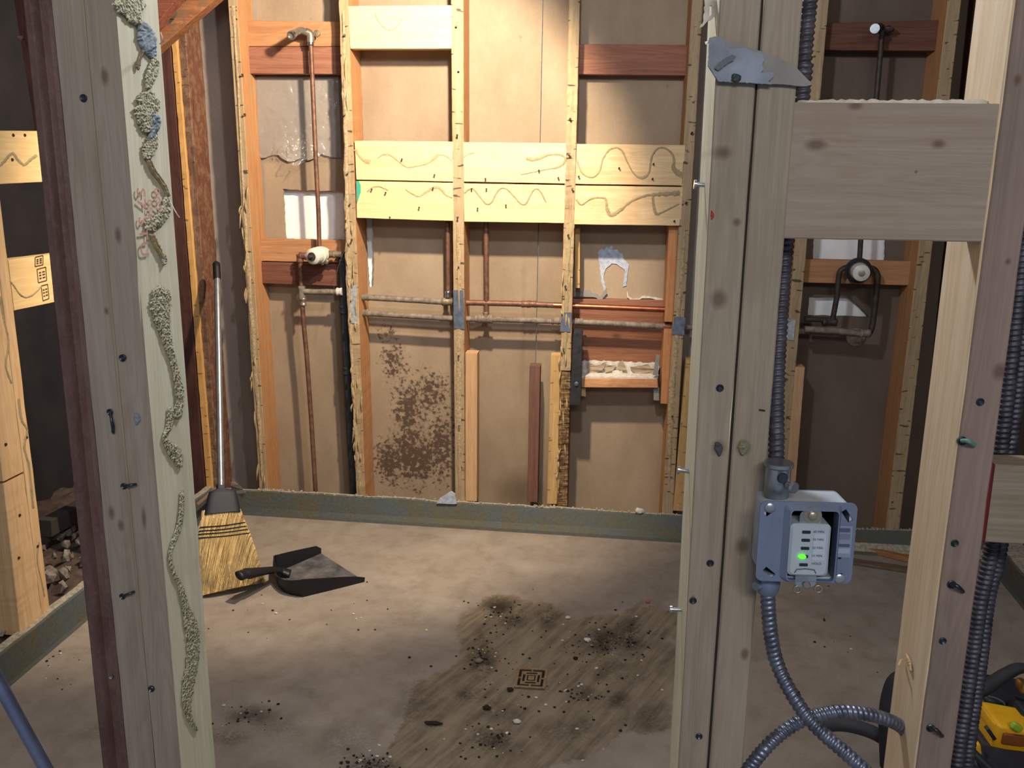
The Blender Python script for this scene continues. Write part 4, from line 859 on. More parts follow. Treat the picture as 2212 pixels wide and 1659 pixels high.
# torn drywall scrap screwed across the top
g = G('scrap_core'); M_SCR = plain('scrap_blue_grey', '#8f97a8', .9, 0, .35, 30)
ps = empty('drywall_scrap', aty(1620, 185, YF-.004), 'torn blue-grey drywall scrap pinned across the two studs near the top', 'drywall scrap')
base = jag([(1533, 82), (1545, 78), (1565, 83), (1590, 92), (1620, 103), (1650, 113), (1700, 135), (1720, 145), (1738, 165), (1756, 182), (1740, 187), (1700, 183), (1660, 181), (1552, 177), (1540, 158), (1530, 142)], .6, 8)
sheet('paper_back', base, [], YF-.005, .004, M_PAPERG, ps)
blue = jag([(1533, 84), (1546, 80), (1562, 84), (1566, 98), (1580, 108), (1592, 104), (1612, 103), (1628, 112), (1646, 116), (1652, 128), (1646, 140), (1650, 150), (1643, 157), (1673, 156), (1671, 166), (1660, 176), (1668, 183), (1640, 180), (1552, 176), (1540, 158), (1530, 142)], 1., 5)
o = sheet('gypsum_face', blue, [], YF-.008, .003, M_SCR, ps, label='blue-grey gypsum layer')
sheet('paper_fold', jag([(1544, 148), (1552, 152), (1568, 140), (1584, 130), (1590, 122), (1582, 118), (1566, 126), (1550, 138)][::-1], .8, 5), [], YF-.0105, .0025, plain('fold_grey', '#666b74', .9), ps)
v, f = crustgeo([(1583, 160), (1590, 170), (1592, 178)], [6, 24, 8], lambda a, b: aty(a, b, YF-.0085), V((0, -1, 0)), .003, 7); mk('screw_pit', v, f, plain('dark_pit', '#2c3a3c', .6), ps, smooth=True)
sheet('metal_tab', [(1523, 90), (1532, 87), (1534, 92), (1525, 96)], [], YF+.0, .002, M_BOLT, ps)
# white ragged flap above
wf = sheet('plaster_flap', jag([(1524, -10), (1545, -10), (1549, 30), (1540, 40), (1529, 46), (1518, 58), (1510, 62), (1520, 44), (1522, 25)], 1.2, 5), [[(1533, 12), (1538, 12), (1537, 32), (1532, 36)]], YF+.03, .004, M_GYP, None)
top(wf, 'bright white ragged plaster flap hanging at the top edge of the middle post', 'plaster')

# ------------------------------------------------------------------ block between posts
K3 = [kn(1850, 228, .010, .006), kn(1765, 312, .014, .008), kn(1981, 371, .0022, .0022), kn(2030, 310, .01, .006)]
W_BF = wood('weathered_block', '#9c9085', '#8a7c70', 'x', stain=.45, stainc='#7d6a4c', kn=.25, knots=K3)
tb = hb('blocking_board', (1716, 221), (2167, 224), (2128, 523), (1684, 515), YF+.003, .038, W_BF, None, n=16, jit=.0005)
top(tb, 'wide grey-brown blocking board spanning between the two front posts near eye level', 'board')
o = sheet('fuzzy_edge', [(1720, 222), (2167, 226)]+[(2167-i*9.2, 216+random.uniform(-2.5, 2)) for i in range(49)], [], YF+.03, .002, M_GYP, tb, label='white dusty upper edge')

# ------------------------------------------------------------------ front partition: right post
rp = empty('timber_post', (.42, YF, 0), 'reddish stud post with a clean pale cut side, beside the power tools', 'post')
K4 = [kn(2123, 868, .001, .001), kn(2160, 803, .010, .012), kn(2198, 173, .005, .008), kn(2178, 565, .004, .005)]
W_RP = wood('reddish_fir_post', '#93827a', '#806e67', 'z', side=('#dcc29c', '#c8a97e'), stain=.45, stainc='#56584c', kn=.25, knots=K4)
vb('stud', ((2196, 0), (1979, 1659)), ((2281, 0), (2055, 1659)), YF, .05, 0, ZT, W_RP, rp, n=60, jit=.0008)
ys = YF+.03
W_RPS = wood('clean_pine_side', '#dccbae', '#c9b08c', 'z', kn=.85)
zbt = aty(2150, 221, YF).z; zbb = aty(2100, 521, YF).z
XE = aty(2088, 829, YF).x
def side_stud(z0, z1, yb, nm='stud', lab=None):
    l = xline(((2196, 0), (1979, 1659)), YF)
    ringf = lambda z: [V((l(z)-.002, YF+.002, z)), V((l(z)+.03, YF+.002, z)), V((l(z)+.03, yb, z)), V((l(z)-.002, yb, z))]
    return beam(nm, ringf(z0), ringf(z1), W_RPS, rp, 30, .0006, .0012, lab)
side_stud(0, ZT, YF+.092, lab='pale pine stud behind the reddish face')
for q in ((2117, 868), (2062, 1173), (2036, 1384)): screw(*q, rp)
for a, b in (((2055, 1262), (2080, 1278)), ((2078, 952), (2105, 962)), ((2010, 1572), (2035, 1590))):
    tube('bent_nail', cat([aty(*a, YF-.003), aty((a[0]+b[0])/2, (a[1]+b[1])/2-4, YF-.012), aty(*b, YF-.003)], 4), .0024, M_SCREW if a[0] != 2078 else plain('verdigris', '#5f8a80', .6), rp, 8); screw(*a, rp, r=.005)
v, f = crustgeo([(1957, 1412), (1962, 1430), (1968, 1450)], [3, 10, 3], lambda a, b: atx(a, b, XE-.0026), V((-1, 0, 0)), .0015, 5); mk('splinter', v, f, W_PALE, rp)
tube('splinter', [atx(1950, 1425, XE-.003), atx(1945, 1428, XE-.012), atx(1941, 1436, XE-.014)], .0012, W_PALE, rp, 5)
# lower right board
lrb = hb('blocking_board', (2150, 1004), (2520, 1018), (2492, 1190), (2128, 1172), YF+.004, .04, wood('greenish_board', '#958a7c', '#7c7062', 'x', stain=.6, stainc='#6f6c3e', kn=.6), None, n=8)
top(lrb, 'short blocking board with a red-stained end, low on the right of the reddish post', 'board')
hb('painted_end', (2137, 1003), (2150, 1004), (2128, 1172), (2119, 1168), YF+.006, .03, plain('dark_red_paint', '#6a1620', .5), lrb, n=4, label='dark red painted end')

# ------------------------------------------------------------------ flexible metal conduits
g = G('galvanised_flex'); P = g.obj(); a = g.noise(P, 60, 3, .6)
M_FLEX = g.out(g.mix(g.ramp(a, .35, .7), lin('#5b6072'), lin('#8a92a6')), .38, a, .1, .8, .5)
g = G('dull_flex'); P = g.obj(); a = g.noise(P, 60, 3, .6)
M_FLEXD = g.out(g.mix(g.ramp(a, .35, .7), lin('#3e3d46'), lin('#5e5f6c')), .5, a, .1, .6, .5)
def flex(pts, r, label, pitch=.0064, mat=M_FLEX, n=14):
    P = cat([V(p) for p in pts], 14); P, L = resample(P, pitch/5)
    def prof(s, th):
        u = (s/pitch-th/(2*math.pi)) % 1; return r*(1.04-.27*(abs(u-.5)*2)**2.2)
    v, f = tubegeo(P, r, n, prof); o = mk('flexible_conduit', v, f, mat, None, smooth=True)
    return top(o, label, 'conduit')
Yc = YF+.055
flex([aty(1757, -60, Yc+.015)+V((.01, 0, .9)), aty(1748, 0, Yc+.015), aty(1738, 150, Yc+.015), aty(1714, 380, Yc+.01), aty(1697, 540, Yc), aty(1686, 680, Yc-.012), aty(1678, 830, Yc-.03), aty(1677, 950, Yc-.042), aty(1677, 1020, Yc-.047)], .0088, 'grey flexible metal conduit dropping down the middle post into the top of the electrical box', mat=M_FLEXD)
Yb = .905
flex([aty(1658, 1262, Yb), aty(1660, 1320, Yb), aty(1666, 1378, Yb), aty(1678, 1432, Yb), aty(1703, 1486, Yb-.01), aty(1740, 1544, Yb-.02), aty(1776, 1583, Yb-.03), aty(1819, 1620, Yb-.04), aty(1859, 1656, Yb-.05), aty(1920, 1715, Yb-.06)], .0082, 'flexible metal conduit curving from the bottom of the electrical box to the lower right')
flex([aty(1590, 1700, .93), aty(1622, 1654, .93), aty(1657, 1612, .93), aty(1693, 1580, .94), aty(1729, 1558, .945), aty(1765, 1545, .95), aty(1819, 1537, .955), aty(1873, 1543, .96), aty(1918, 1555, .97), aty(1950, 1573, .98), aty(1962, 1597, .985), aty(1966, 1622, 1.0)], .0082, 'arched flexible conduit crossing behind the other and ending in the pale post side')
flex([aty(2262, 20, 1.02)+V((0, 0, 1.0)), aty(2245, 200, 1.02), aty(2228, 400, 1.02), aty(2208, 560, 1.02), aty(2191, 700, 1.02), aty(2170, 900, 1.02), aty(2158, 1000, 1.02), aty(2143, 1180, 1.02), aty(2117, 1300, 1.015), aty(2100, 1420, 1.01), aty(2084, 1530, 1.0), aty(2064, 1659, .99), aty(2055, 1720, .99)], .0092, 'dark flexible conduit running down just outside the reddish post', mat=M_FLEXD)
flex([aty(2288, 20, 1.05)+V((0, 0, 1.0)), aty(2270, 200, 1.05), aty(2252, 400, 1.05), aty(2232, 560, 1.05), aty(2212, 700, 1.05), aty(2190, 900, 1.05), aty(2176, 1000, 1.05), aty(2160, 1180, 1.05), aty(2134, 1290, 1.05), aty(2118, 1420, 1.045), aty(2098, 1560, 1.04), aty(2086, 1659, 1.035), aty(2078, 1720, 1.03)], .0092, 'second dark conduit pressed behind its twin beyond the reddish post', mat=M_FLEXD)

# ------------------------------------------------------------------ electrical box with timer
M_BOX = plain('box_zinc', '#7784a0', .5, .35, 1, 25, .08, dark='#6b7893')
M_BOXIN = plain('bright_galv', '#a9b2bb', .3, .8, 1, 30, .1, dark='#7b838c')
M_BOXT = plain('dusty_zinc', '#c3ccd6', .55, .3, 1, 20, .15, dark='#aab3be')
M_DEV = plain('timer_plastic', '#a8b4c2', .5, 0, .08, 20, .03)
M_BTN = plain('dark_button', '#1d2430', .4, 0, .1, 20)
M_INK = plain('label_ink', '#5c6674', .8, 0, .1, 20)
M_GAP = plain('box_inside', '#10141c', .7)
g = G('green_led'); g.b.inputs['Emission Color'].default_value = (.06, 1, .02, 1); g.b.inputs['Emission Strength'].default_value = 1.6; M_LED = g.out(lin('#3dff10'), .4)
Yp = .880
bx = empty('electrical_box', aty(1740, 1262, Yp+.03), 'square galvanised electrical box with push-button timer, on the middle post', 'electrical box')
C0 = aty(1740, 1172, Yp); ex = (aty(1845, 1176, Yp)-aty(1638, 1170, Yp)).normalized(); ex.y = -.0; ex.normalize()
ez = V((0, 0, 1)); tilt = Matrix.Rotation(math.radians(-4), 3, ex); ez = tilt @ ez; ey = ez.cross(ex).normalized()  # ey away from viewer
if ey.y < 0: ey = -ey
def L3(u, v, d=0.): return C0+ex*u+ez*v+ey*d
def U(px, py, d=0.):   # pixel -> local (u, v) on the plate plane
    p = atp(px, py, C0+ey*d, ey)-C0; return p.dot(ex), p.dot(ez)
def rrect(u0, u1, v0, v1, r, n=5):
    out = []
    for cx, cy, a0 in ((u1-r, v1-r, 0), (u0+r, v1-r, 90), (u0+r, v0+r, 180), (u1-r, v0+r, 270)):
        for k in range(n+1):
            a = math.radians(a0+90*k/n); out.append((cx+r*math.cos(a), cy+r*math.sin(a)))
    return out
def plate(name, outer, holes, d0, th, mat, par, label=None):
    lp_ = [[L3(*p, d0) for p in l] for l in [outer]+holes]; v, f = sheetgeo(lp_, ey, th); return mk(name, v, f, mat, par, label=label)
uL, uR = U(1637, 1165)[0], U(1846, 1165)[0]; vT = U(1745, 1084)[1]; vB = U(1735, 1257)[1]
oc = U(1754, 1180); ou0, ou1, ov0, ov1 = U(1702, 1180)[0], U(1803, 1180)[0], vB+.004, U(1750, 1100)[1]
# body behind the plate
bu0, bu1, bv0, bv1 = uL+.004, uR-.004, vB+.003, vT-.002
v, f = sheetgeo([[L3(*p, .001) for p in rrect(bu0, bu1, bv0, bv1, .008)], [L3(*p, .001) for p in rrect(bu0+.003, bu1-.003, bv0+.003, bv1-.003, .006)]], ey, .052); body = mk('box_body', v, f, M_BOXT, bx)
v, f = sheetgeo([[L3(*p, .05) for p in rrect(bu0, bu1, bv0, bv1, .008)]], ey, .002); mk('box_back', v, f, M_GAP, bx)
pl_o = rrect(uL, uR, vB, vT, .007)
slot = lambda cu, cv, a, L=.012, wd=.0028: [(cu+math.cos(a)*x-math.sin(a)*y, cv+math.sin(a)*x+math.cos(a)*y) for x, y in ((-L/2, -wd), (L/2, -wd), (L/2, wd), (-L/2, wd))]
hl_ = [rrect(ou0, ou1, ov0, ov1, .004), slot(uL+.009, vT-.012, math.radians(40), .009), slot(uR-.010, vT-.014, math.radians(-55), .014), slot(uL+.014, vB+.010, math.radians(-38), .013), slot(uR-.013, vB+.0065, math.radians(40), .010), rrect(uR-.016, uR-.012, vB+.027, vB+.031, .0019)]
plate('cover_plate', pl_o, hl_, -.001, .0016, M_BOX, bx, 'blue-grey cover plate')
# raised ring
def ringbevel():
    a = rrect(ou0-.007, ou1+.004, ov0-.002, ov1+.007, .006); b = rrect(ou0-.0012, ou1+.001, ov0-.001, ov1+.0012, .004); c = rrect(ou0, ou1, ov0, ov1, .004)
    vs = [L3(*p, -.001) for p in a]+[L3(*p, -.007) for p in b]+[L3(*p, -.007) for p in c]+[L3(*p, .012) for p in c]; n = len(a); fs = []
    for l in range(3):
        for k in range(n): fs.append((l*n+k, l*n+(k+1) % n, (l+1)*n+(k+1) % n, (l+1)*n+k))
    mk('raised_ring', vs, fs, M_BOX, bx, smooth=True, auto=30)
ringbevel()
# timer body, tilted slightly in the opening
du0, du1 = U(1702, 1190, -.01)[0]+.001, U(1792, 1190, -.01)[0]; dv0, dv1 = U(1742, 1244, -.01)[1], U(1750, 1132, -.01)[1]
yk = plate('mounting_yoke', rrect((du0+du1)/2-.011, (du0+du1)/2+.011, dv0-.014, dv1+.013, .006), [], -.0055, .0015, M_BOXIN, bx)
tm_ = []
o1 = rrect(du0, du1, dv0, dv1, .005); o2 = rrect(du0+.0025, du1-.0025, dv0+.002, dv1-.002, .005); n_ = len(o1)
vs = [L3(*p, .02) for p in o1]+[L3(*p, -.009) for p in o1]+[L3(*p, -.0115) for p in o2]; fs = []
for l in range(2):
    for k in range(n_): fs.append((l*n_+k, l*n_+(k+1) % n_, (l+1)*n_+(k+1) % n_, (l+1)*n_+k))
fs.append(tuple(range(2*n_, 3*n_))); tim = mk('timer_switch', vs, fs, M_DEV, bx, smooth=True, auto=30, label='pale grey push-button timer')
inset = plate('face_inset', rrect((du0*.42+du1*.58), du1-.005, dv0+.018, dv1-.010, .002), [], -.0119, .0006, plain('timer_inset', '#b0bccb', .5, 0, .05), tim)
for (bxp, byp, tx, tyy, s_) in ((1741, 1149, 1755, 1148, '60 MIN'), (1740, 1166.5, 1754, 1165, '30 MIN'), (1739, 1184, 1753, 1183, '20 MIN'), (1737, 1201.5, 1752, 1200, '10 MIN'), (1736.5, 1219.5, 1753, 1217, 'HOLD')):
    cu, cv = U(bxp, byp, -.0115); lit = s_.startswith('10')
    lp_ = [[L3(*p, -.0125) for p in rrect(cu-.0043, cu+.0043, cv-.0015, cv+.0015, .0008, 3)]]; v, f = sheetgeo(lp_, ey, .0016); mk('button', v, f, M_BTN, tim)
    if lit:
        lp_ = [[L3(cu-.002+.0040*math.cos(a), cv+.0024*math.sin(a), -.0136) for a in np.linspace(0, 2*math.pi, 16, endpoint=False)]]; v, f = sheetgeo(lp_, ey, .0014); mk('indicator_light', v, f, M_LED, tim, label='lit green indicator')
    tu, tv = U(tx, tyy, -.0115); text3(s_, L3(tu+.0005, tv, -.0125), ex, ez, .0036, M_INK, tim, 'timer_lettering', .00005)
cu, cv = U(1741, 1232, -.0115)
tube('press_bar', [L3(cu-.011, cv-.003, -.0118), L3(cu-.009, cv+.001, -.0122), L3(cu, cv+.002, -.0124), L3(cu+.009, cv+.001, -.0122), L3(cu+.011, cv-.003, -.0118)], .0006, M_INK, tim, 6)
# plaster dust and ears
for cx_, cy_ in ((1725, 1273), (1770, 1273)):
    u_, v_ = U(cx_, cy_, -.004); c_ = L3(u_, v_, -.004)
    P_ = [c_+ex*.0038*math.cos(a)+ez*.0038*math.sin(a) for a in np.linspace(0, 2*math.pi, 20)]; tube('yoke_ear', P_, .0012, M_NICK, yk, 8)
u_, v_ = U(1754, 1114, -.006); lathe('yoke_screw', L3(u_, v_, -.006), -ey, [(0, .0045), (.002, .0045), (.003, .003)], M_NICK, yk, 16)
lathe('yoke_eye', L3(u_, v_, -.0052), -ey, [(0, .0095), (.001, .0095)], M_NICK, yk, 20)
u_, v_ = U(1744, 1263, -.006); lathe('yoke_screw', L3(u_, v_, -.006), -ey, [(0, .004), (.002, .004), (.003, .003)], M_NICK, yk, 16)
for (sx, sy) in ((1661, 1094), (1815, 1251)):
    u_, v_ = U(sx, sy); lathe('cover_screw', L3(u_, v_, -.001), -ey, [(0, .0055), (.0015, .0055), (.0025, .004)], M_BOXIN, bx, 16)
# label sticker on the plate: grey print bars
u_, v_ = U(1822, 1168); plate('sticker', rrect(u_-.008, u_+.008, v_-.019, v_+.016, .001, 2), [], -.0016, .0005, plain('sticker_paper', '#7e8ba3', .6, 0, .1), bx)
for yy, hh, mt in ((1146, .0022, '#46526a'), (1160, .0030, '#66728a'), (1179, .0016, '#46526a'), (1191, .0028, '#95a2b8')):
    u_, v_ = U(1822, yy); plate('print_bar', rrect(u_-.006, u_+.006, v_-hh, v_+hh, .0004, 2), [], -.0019, .0003, plain('bar_'+mt[1:]+str(yy), mt, .7, 0, .05), bx)
# connectors
pt = aty(1679, 1040, .905); lathe('top_connector', pt-V((0, 0, .024)), (0, 0, 1), [(0, .012), (.006, .012), (.008, .0135), (.04, .0135), (.042, .0155), (.046, .0155), (.046, .010)], M_BOXIN, bx, 20)
lathe('connector_screw', aty(1700, 1048, .893), (.6, -.8, 0), [(0, .004), (.008, .004), (.008, .007), (.011, .006)], M_BOXIN, bx, 12)
lathe('connector_screw', aty(1688, 1030, .889), (.1, -1, 0), [(0, .004), (.004, .004), (.004, .006), (.006, .005)], M_SCREW, bx, 12)
pt = aty(1658, 1266, .905); lathe('bottom_connector', pt-V((0, 0, .008)), (0, 0, 1), [(0, .010), (.004, .0125), (.014, .0135), (.018, .0115), (.024, .0115)], M_BOX, bx, 20)
lathe('connector_screw', aty(1638, 1264, .90), (-.7, -.7, 0), [(-.004, .004), (.002, .004), (.002, .006), (.005, .005)], M_BOXIN, bx, 12)

# ------------------------------------------------------------------ broom
bl, br_ = atz(434, 1292), atz(573, 1262)
hp = aty(467, 566, 3.055)
Pn = (br_-bl).cross(hp-bl).normalized(); Pn = Pn if Pn.y < 0 else -Pn   # towards viewer
bp_ = lambda px, py: atp(px, py, bl, Pn)
broom = empty('corn_broom', (bl+br_)/2, 'corn broom with black cap and silver handle leaning into the left corner', 'broom')
M_STRAW = None
g = G('broomcorn'); P = g.obj((1, .0, .03)); a = g.noise(P, 380, 3, .6); z_ = g.sepv(g.pos())[2]
big_ = g.noise(g.obj((1, 1, .35)), 26, 4, .65)
c_ = g.mix(g.ramp(a, .38, .60), lin('#8e7040'), lin('#ecd49e'))
tf = g.math('MULTIPLY', g.math('MULTIPLY', g.ramp(z_, .02, .24, (1, 1, 1, 1), (0, 0, 0, 1)), g.ramp(big_, .42, .68)), .7)
c_ = g.mix(tf, c_, lin('#6c5838')); M_STRAW = g.out(c_, .7, a, .3, 0, .3)
cb = cat([V((436, 1106, 0)), V((431, 1145, 0)), V((426, 1165, 0)), V((430, 1220, 0)), V((434, 1290, 0))], 4); cr = cat([V((520, 1102, 0)), V((530, 1130, 0)), V((541, 1158, 0)), V((558, 1212, 0)), V((573, 1261, 0))], 4)
hc_ = [.020, .026, .024, .028, .034]
vs, fs = [], []; nb = len(cb); nu = 24
for i in range(nb):
    t = i/(nb-1); th = .018+.016*t
    for k in range(nu):
        a_ = 2*math.pi*k/nu; u = .5+.5*math.cos(a_); u = min(max(u, 0), 1)
        p = bp_(cb[i].x+(cr[i].x-cb[i].x)*u, cb[i].y+(cr[i].y-cb[i].y)*u); vs.append(p+Pn*th*math.sin(a_)*.9+V((0, 0, .004)))
for i in range(nb-1):
    for k in range(nu): fs.append((i*nu+k, i*nu+(k+1) % nu, (i+1)*nu+(k+1) % nu, (i+1)*nu+k))
fs.append(tuple(range(nu))); fs.append(tuple((nb-1)*nu+k for k in range(nu)))
head = mk('bristle_head', vs, fs, M_STRAW, broom, smooth=True, auto=50)
gs = []
for i in range(900):
    u = random.uniform(.0, 1); front = random.random() < .8; t0 = random.uniform(0, .5); t1 = min(1, t0+random.uniform(.35, .9)); t1 = 1. if random.random() < .6 else t1; P_ = []
    sgn = 1 if front else -1; du = random.uniform(-.015, .03)
    for k in range(4):
        t = t0+(t1-t0)*k/3; x = t*(nb-1); j = min(int(x), nb-2); ff = x-j; A = cb[j].lerp(cb[j+1], ff); B = cr[j].lerp(cr[j+1], ff); uu = u+du*t
        th = (.018+.016*t)*.9*math.sqrt(max(.0, 1-(2*min(max(uu, 0), 1)-1)**2))+random.uniform(0, .0018)
        p = bp_(A.x+(B.x-A.x)*uu, A.y+(B.y-A.y)*uu); P_.append(p+Pn*th*sgn+V((0, 0, .003)))
    r_ = random.uniform(.0006, .0011); gs.append(tubegeo(P_, lambda t, r_=r_: r_*(1-.5*t), 3))
v, f = join(*gs); mk('straw', v, f, M_STRAW, head, kind='stuff')
for k, (ya, yb) in enumerate(((1143.5, 1132.5), (1151.5, 1140.5), (1158.5, 1147.5), (1166.5, 1155.5))):
    xa, xb = 431.5-k*2.0+(0 if k < 3 else 1), 529+k*3; gs = []
    P_ = []
    for q in range(40):
        u = q/39; px, py = xa+(xb-xa)*u, ya+(yb-ya)*u+3.5*math.sin(math.pi*u)*1.0; t = (py-1106)/180; th = (.018+.016*t)*.9*math.sqrt(max(0, 1-(2*u-1)**2))+.0045
        P_.append(bp_(px, py)+Pn*th+V((0, 0, .0012*(q % 2)+.004)))
    tube('stitching', P_, .0018, M_BTN, head, 6)
# black cap
capo = [[(455, 1062), (441, 1112)], [(504, 1056), (519, 1105)]]
vs, fs = [], []; st = [(.0, 467.5, 487, 1049, 1049, .012), (.12, 467.5, 487, 1057, 1056, .013), (.2, 451, 508, 1064, 1060, .018), (.3, 448.5, 511, 1072, 1068, .020), (.6, 444, 515.5, 1092, 1088, .022), (1, 439.5, 519, 1114, 1107, .025)]
for s_ in st:
    for k in range(nu):
        a_ = 2*math.pi*k/nu; cs_, sn = math.cos(a_), math.sin(a_); e_ = .45
        cs_ = math.copysign(abs(cs_)**e_, cs_); sn = math.copysign(abs(sn)**e_, sn); u = .5+.5*cs_
        vs.append(bp_(s_[1]+(s_[2]-s_[1])*u, s_[3]+(s_[4]-s_[3])*u)+Pn*s_[5]*sn)
for i in range(len(st)-1):
    for k in range(nu): fs.append((i*nu+k, i*nu+(k+1) % nu, (i+1)*nu+(k+1) % nu, (i+1)*nu+k))
fs.append(tuple(range(nu))); fs.append(tuple((len(st)-1)*nu+k for k in range(nu)))
mk('cap', vs, fs, plain('cap_plastic', '#1b1e2c', .6, 0, .2, 30), broom, smooth=True, auto=40)
hb_ = bp_(477.5, 1052)
M_HND = plain('silver_handle', '#a9afb6', .28, .75, .3, 40, .05)
tube('handle', resample([hb_, bp_(469, 600)], .04)[0], .0115, M_HND, broom, 18)
tube('grip', [bp_(469, 603), bp_(468, 580), bp_(467, 570), bp_(466.8, 566)], lambda t: .0135 if t < .75 else .008, M_DRKPL, broom, 18)
# scrap of grey cloth and stick behind the broom
o = sheet('cloth_scrap', jag([(498, 1042), (512, 1040), (520, 1052), (532, 1064), (521, 1076), (508, 1062), (500, 1056)], 1, 6), [], 3.02, .003, plain('grey_cloth', '#6e6660', .95), None)
for v_ in o.data.vertices: v_.co.y += .02*noise.noise(v_.co*30)
top(o, 'grey torn membrane scrap curling over the curb behind the broom cap', 'scrap')
o = tube('stick', resample([atp(424, 1092, V((0, 2.85, 0)), V((0, 1, 0))), aty(466, 1056, 3.02)], .03)[0], .008, plain('grey_stick', '#7a6558', .9), None, 8); top(o, 'short brown stick slanting over the curb to the broom cap', 'stick')

# ------------------------------------------------------------------ dustpan
def dustpan():
    A, B = atz(694, 1198), atz(785, 1257)        # lip ends on the floor: far, near
    N, Fb = atz(655, 1289), atz(603, 1240)       # back corners on the floor: near, far
    up_ = V((0, 0, 1)); gz = .003
    dp = empty('dustpan', (A+B+N+Fb)/4, 'black plastic dustpan with dusty tray lying in front of the broom', 'dustpan')
    M_PAN = plain('pan_black', '#1b1c22', .45, 0, .2, 40); M_PAND = plain('pan_dusty', '#3e3d44', .8, 0, 1, 26, .3, dark='#6b6868')
    A, B, N, Fb = [p+up_*gz for p in (A, B, N, Fb)]
    n = 12
    # tray surface
    vs, fs = [], []
    for j in range(n+1):
        for i in range(n+1):
            s, t = i/n, j/n; p = Fb.lerp(A, s).lerp(N.lerp(B, s), t); vs.append(p+up_*(.002+.004*(1-s)))
    for j in range(n):
        for i in range(n): a = j*(n+1)+i; fs.append((a, a+1, a+n+2, a+n+1))
    k = len(vs); vs2 = vs+[v-up_*.0035 for v in vs]; fs2 = fs+[tuple(x+k for x in reversed(q)) for q in fs]
    mk('tray', vs2, fs2, M_PAND, dp, label='dust-covered tray')
    c = (A+B+N+Fb)/4
    def wallstrip(name, pts, hs, lean):
        vs, fs = [], []; m_ = len(pts)
        for p, h in zip(pts, hs):
            o_ = (p-c); o_.z = 0; o_.normalize(); e_ = o_*lean*h
            for q in (p, p+up_*h+e_, p+up_*h+e_+o_*.004, p+o_*.004-up_*.002): vs.append(q)
        for i in range(m_-1):
            for kk in range(4): fs.append((i*4+kk, i*4+(kk+1) % 4, i*4+4+(kk+1) % 4, i*4+4+kk))
        fs.append((0, 1, 2, 3)); fs.append(tuple(4*(m_-1)+kk for kk in range(4)))
        return mk(name, vs, fs, M_PAN, dp, smooth=True, auto=40)
    farh = [.064-.034*t-(.012 if t > .97 else 0) for t in np.linspace(0, 1, 10)]
    sd1 = [Fb.lerp(A, t) for t in np.linspace(0, 1, 10)]; wallstrip('side_wall', sd1, farh, .15)
    nearh = [.014+.048*(1-t)**.8 for t in np.linspace(0, 1, 10)]
    wallstrip('side_wall', [N.lerp(B, t) for t in np.linspace(0, 1, 10)], nearh, .15)
    mid = resample(cat([Fb, atz(601, 1259, gz), atz(620, 1279, gz), N], 6), .01)[0]; nm_ = len(mid)
    wallstrip('back_wall', mid, [.062-.018*math.sin(math.pi*t) for t in np.linspace(0, 1, nm_)], .2)
    tv = [p.copy() for p in mid]; tc_ = Fb.lerp(N, .5); mk('tray_back', [tc_+up_*.004]+[p+up_*.004 for p in tv]+[tc_]+tv, [(0, i+1, i+2) for i in range(nm_-1)]+[(nm_+1, nm_+3+i, nm_+2+i) for i in range(nm_-1)], M_PAND, dp)
    hm = aty(606, 1233, 2.55); he = aty(517, 1244, 2.36); 
    hs_ = aty(590, 1231, 2.51)
    P_ = cat([aty(626, 1240, 2.56), hm, hs_, aty(560, 1235, 2.445), aty(530, 1240, 2.39), he], 6)
    v, f = tubegeo(P_, lambda t: .022-.008*math.sin(min(1, t*1.3)*math.pi) if t < .8 else .018, 16, flat=.6, up=V((0, 0, 1))); mk('handle', v, f, M_PAN, dp, smooth=True)
    for q in ((600, 1259), ): pass
dustpan()

# ------------------------------------------------------------------ floor drain
dc = [atz(1118, 1444, .002), atz(1184, 1447, .002), atz(1177, 1490, .002), atz(1110, 1486, .002)]
dr = empty('floor_drain', (dc[0]+dc[2])/2, 'small square metal floor drain with concentric slots in the dark stain', 'drain')
def qr(a, b, z0, z1):
    """square ring between insets a<b of the drain square"""
    vs = []
    for e in (a, b):
        for s, t in ((e, e), (1-e, e), (1-e, 1-e), (e, 1-e)): p = quadpt(dc, s, t); vs += [V((p.x, p.y, z0)), V((p.x, p.y, z1))]
    fs = []
    for k in range(4):
        o1, o2 = k*2, ((k+1) % 4)*2; i1, i2 = 8+k*2, 8+((k+1) % 4)*2
        fs += [(o1, o2, o2+1, o1+1), (i1, i1+1, i2+1, i2), (o1+1, o2+1, i2+1, i1+1), (o1, i1, i2, o2)]
    return vs, fs
M_DRN = plain('drain_metal', '#a59a86', .35, .7, 1, 80, .2, dark='#7c705e'); M_SLOT = plain('drain_dark', '#14110e', .8)
v, f = qr(-.0, .46, .0012, .0018); mk('sump', v, f, M_SLOT, dr)
mk('frame', *qr(0, .085, .0005, .0055), M_DRN, dr)
mk('grate_ring', *qr(.17, .225, .0005, .0048), M_DRN, dr); mk('grate_ring', *qr(.30, .36, .0005, .0048), M_DRN, dr)
gs = [qr(.40, .47, .0005, .0048)]
for s0, s1, t0, t1 in ((.47, .53, .05, .2), (.47, .53, .8, .95), (.05, .2, .47, .53), (.8, .95, .47, .53), (.2, .32, .2, .32), (.68, .8, .2, .32), (.2, .32, .68, .8), (.68, .8, .68, .8), (.44, .56, .44, .56)):
    q = [quadpt(dc, s, t) for s, t in ((s0, t0), (s1, t0), (s1, t1), (s0, t1))]
    gs.append(([V((p.x, p.y, z)) for z in (.0005, .0046) for p in q], [(0, 1, 2, 3), (4, 5, 6, 7), (0, 1, 5, 4), (1, 2, 6, 5), (2, 3, 7, 6), (3, 0, 4, 7)]))
mk('grate_bars', *join(*gs), M_DRN, dr)

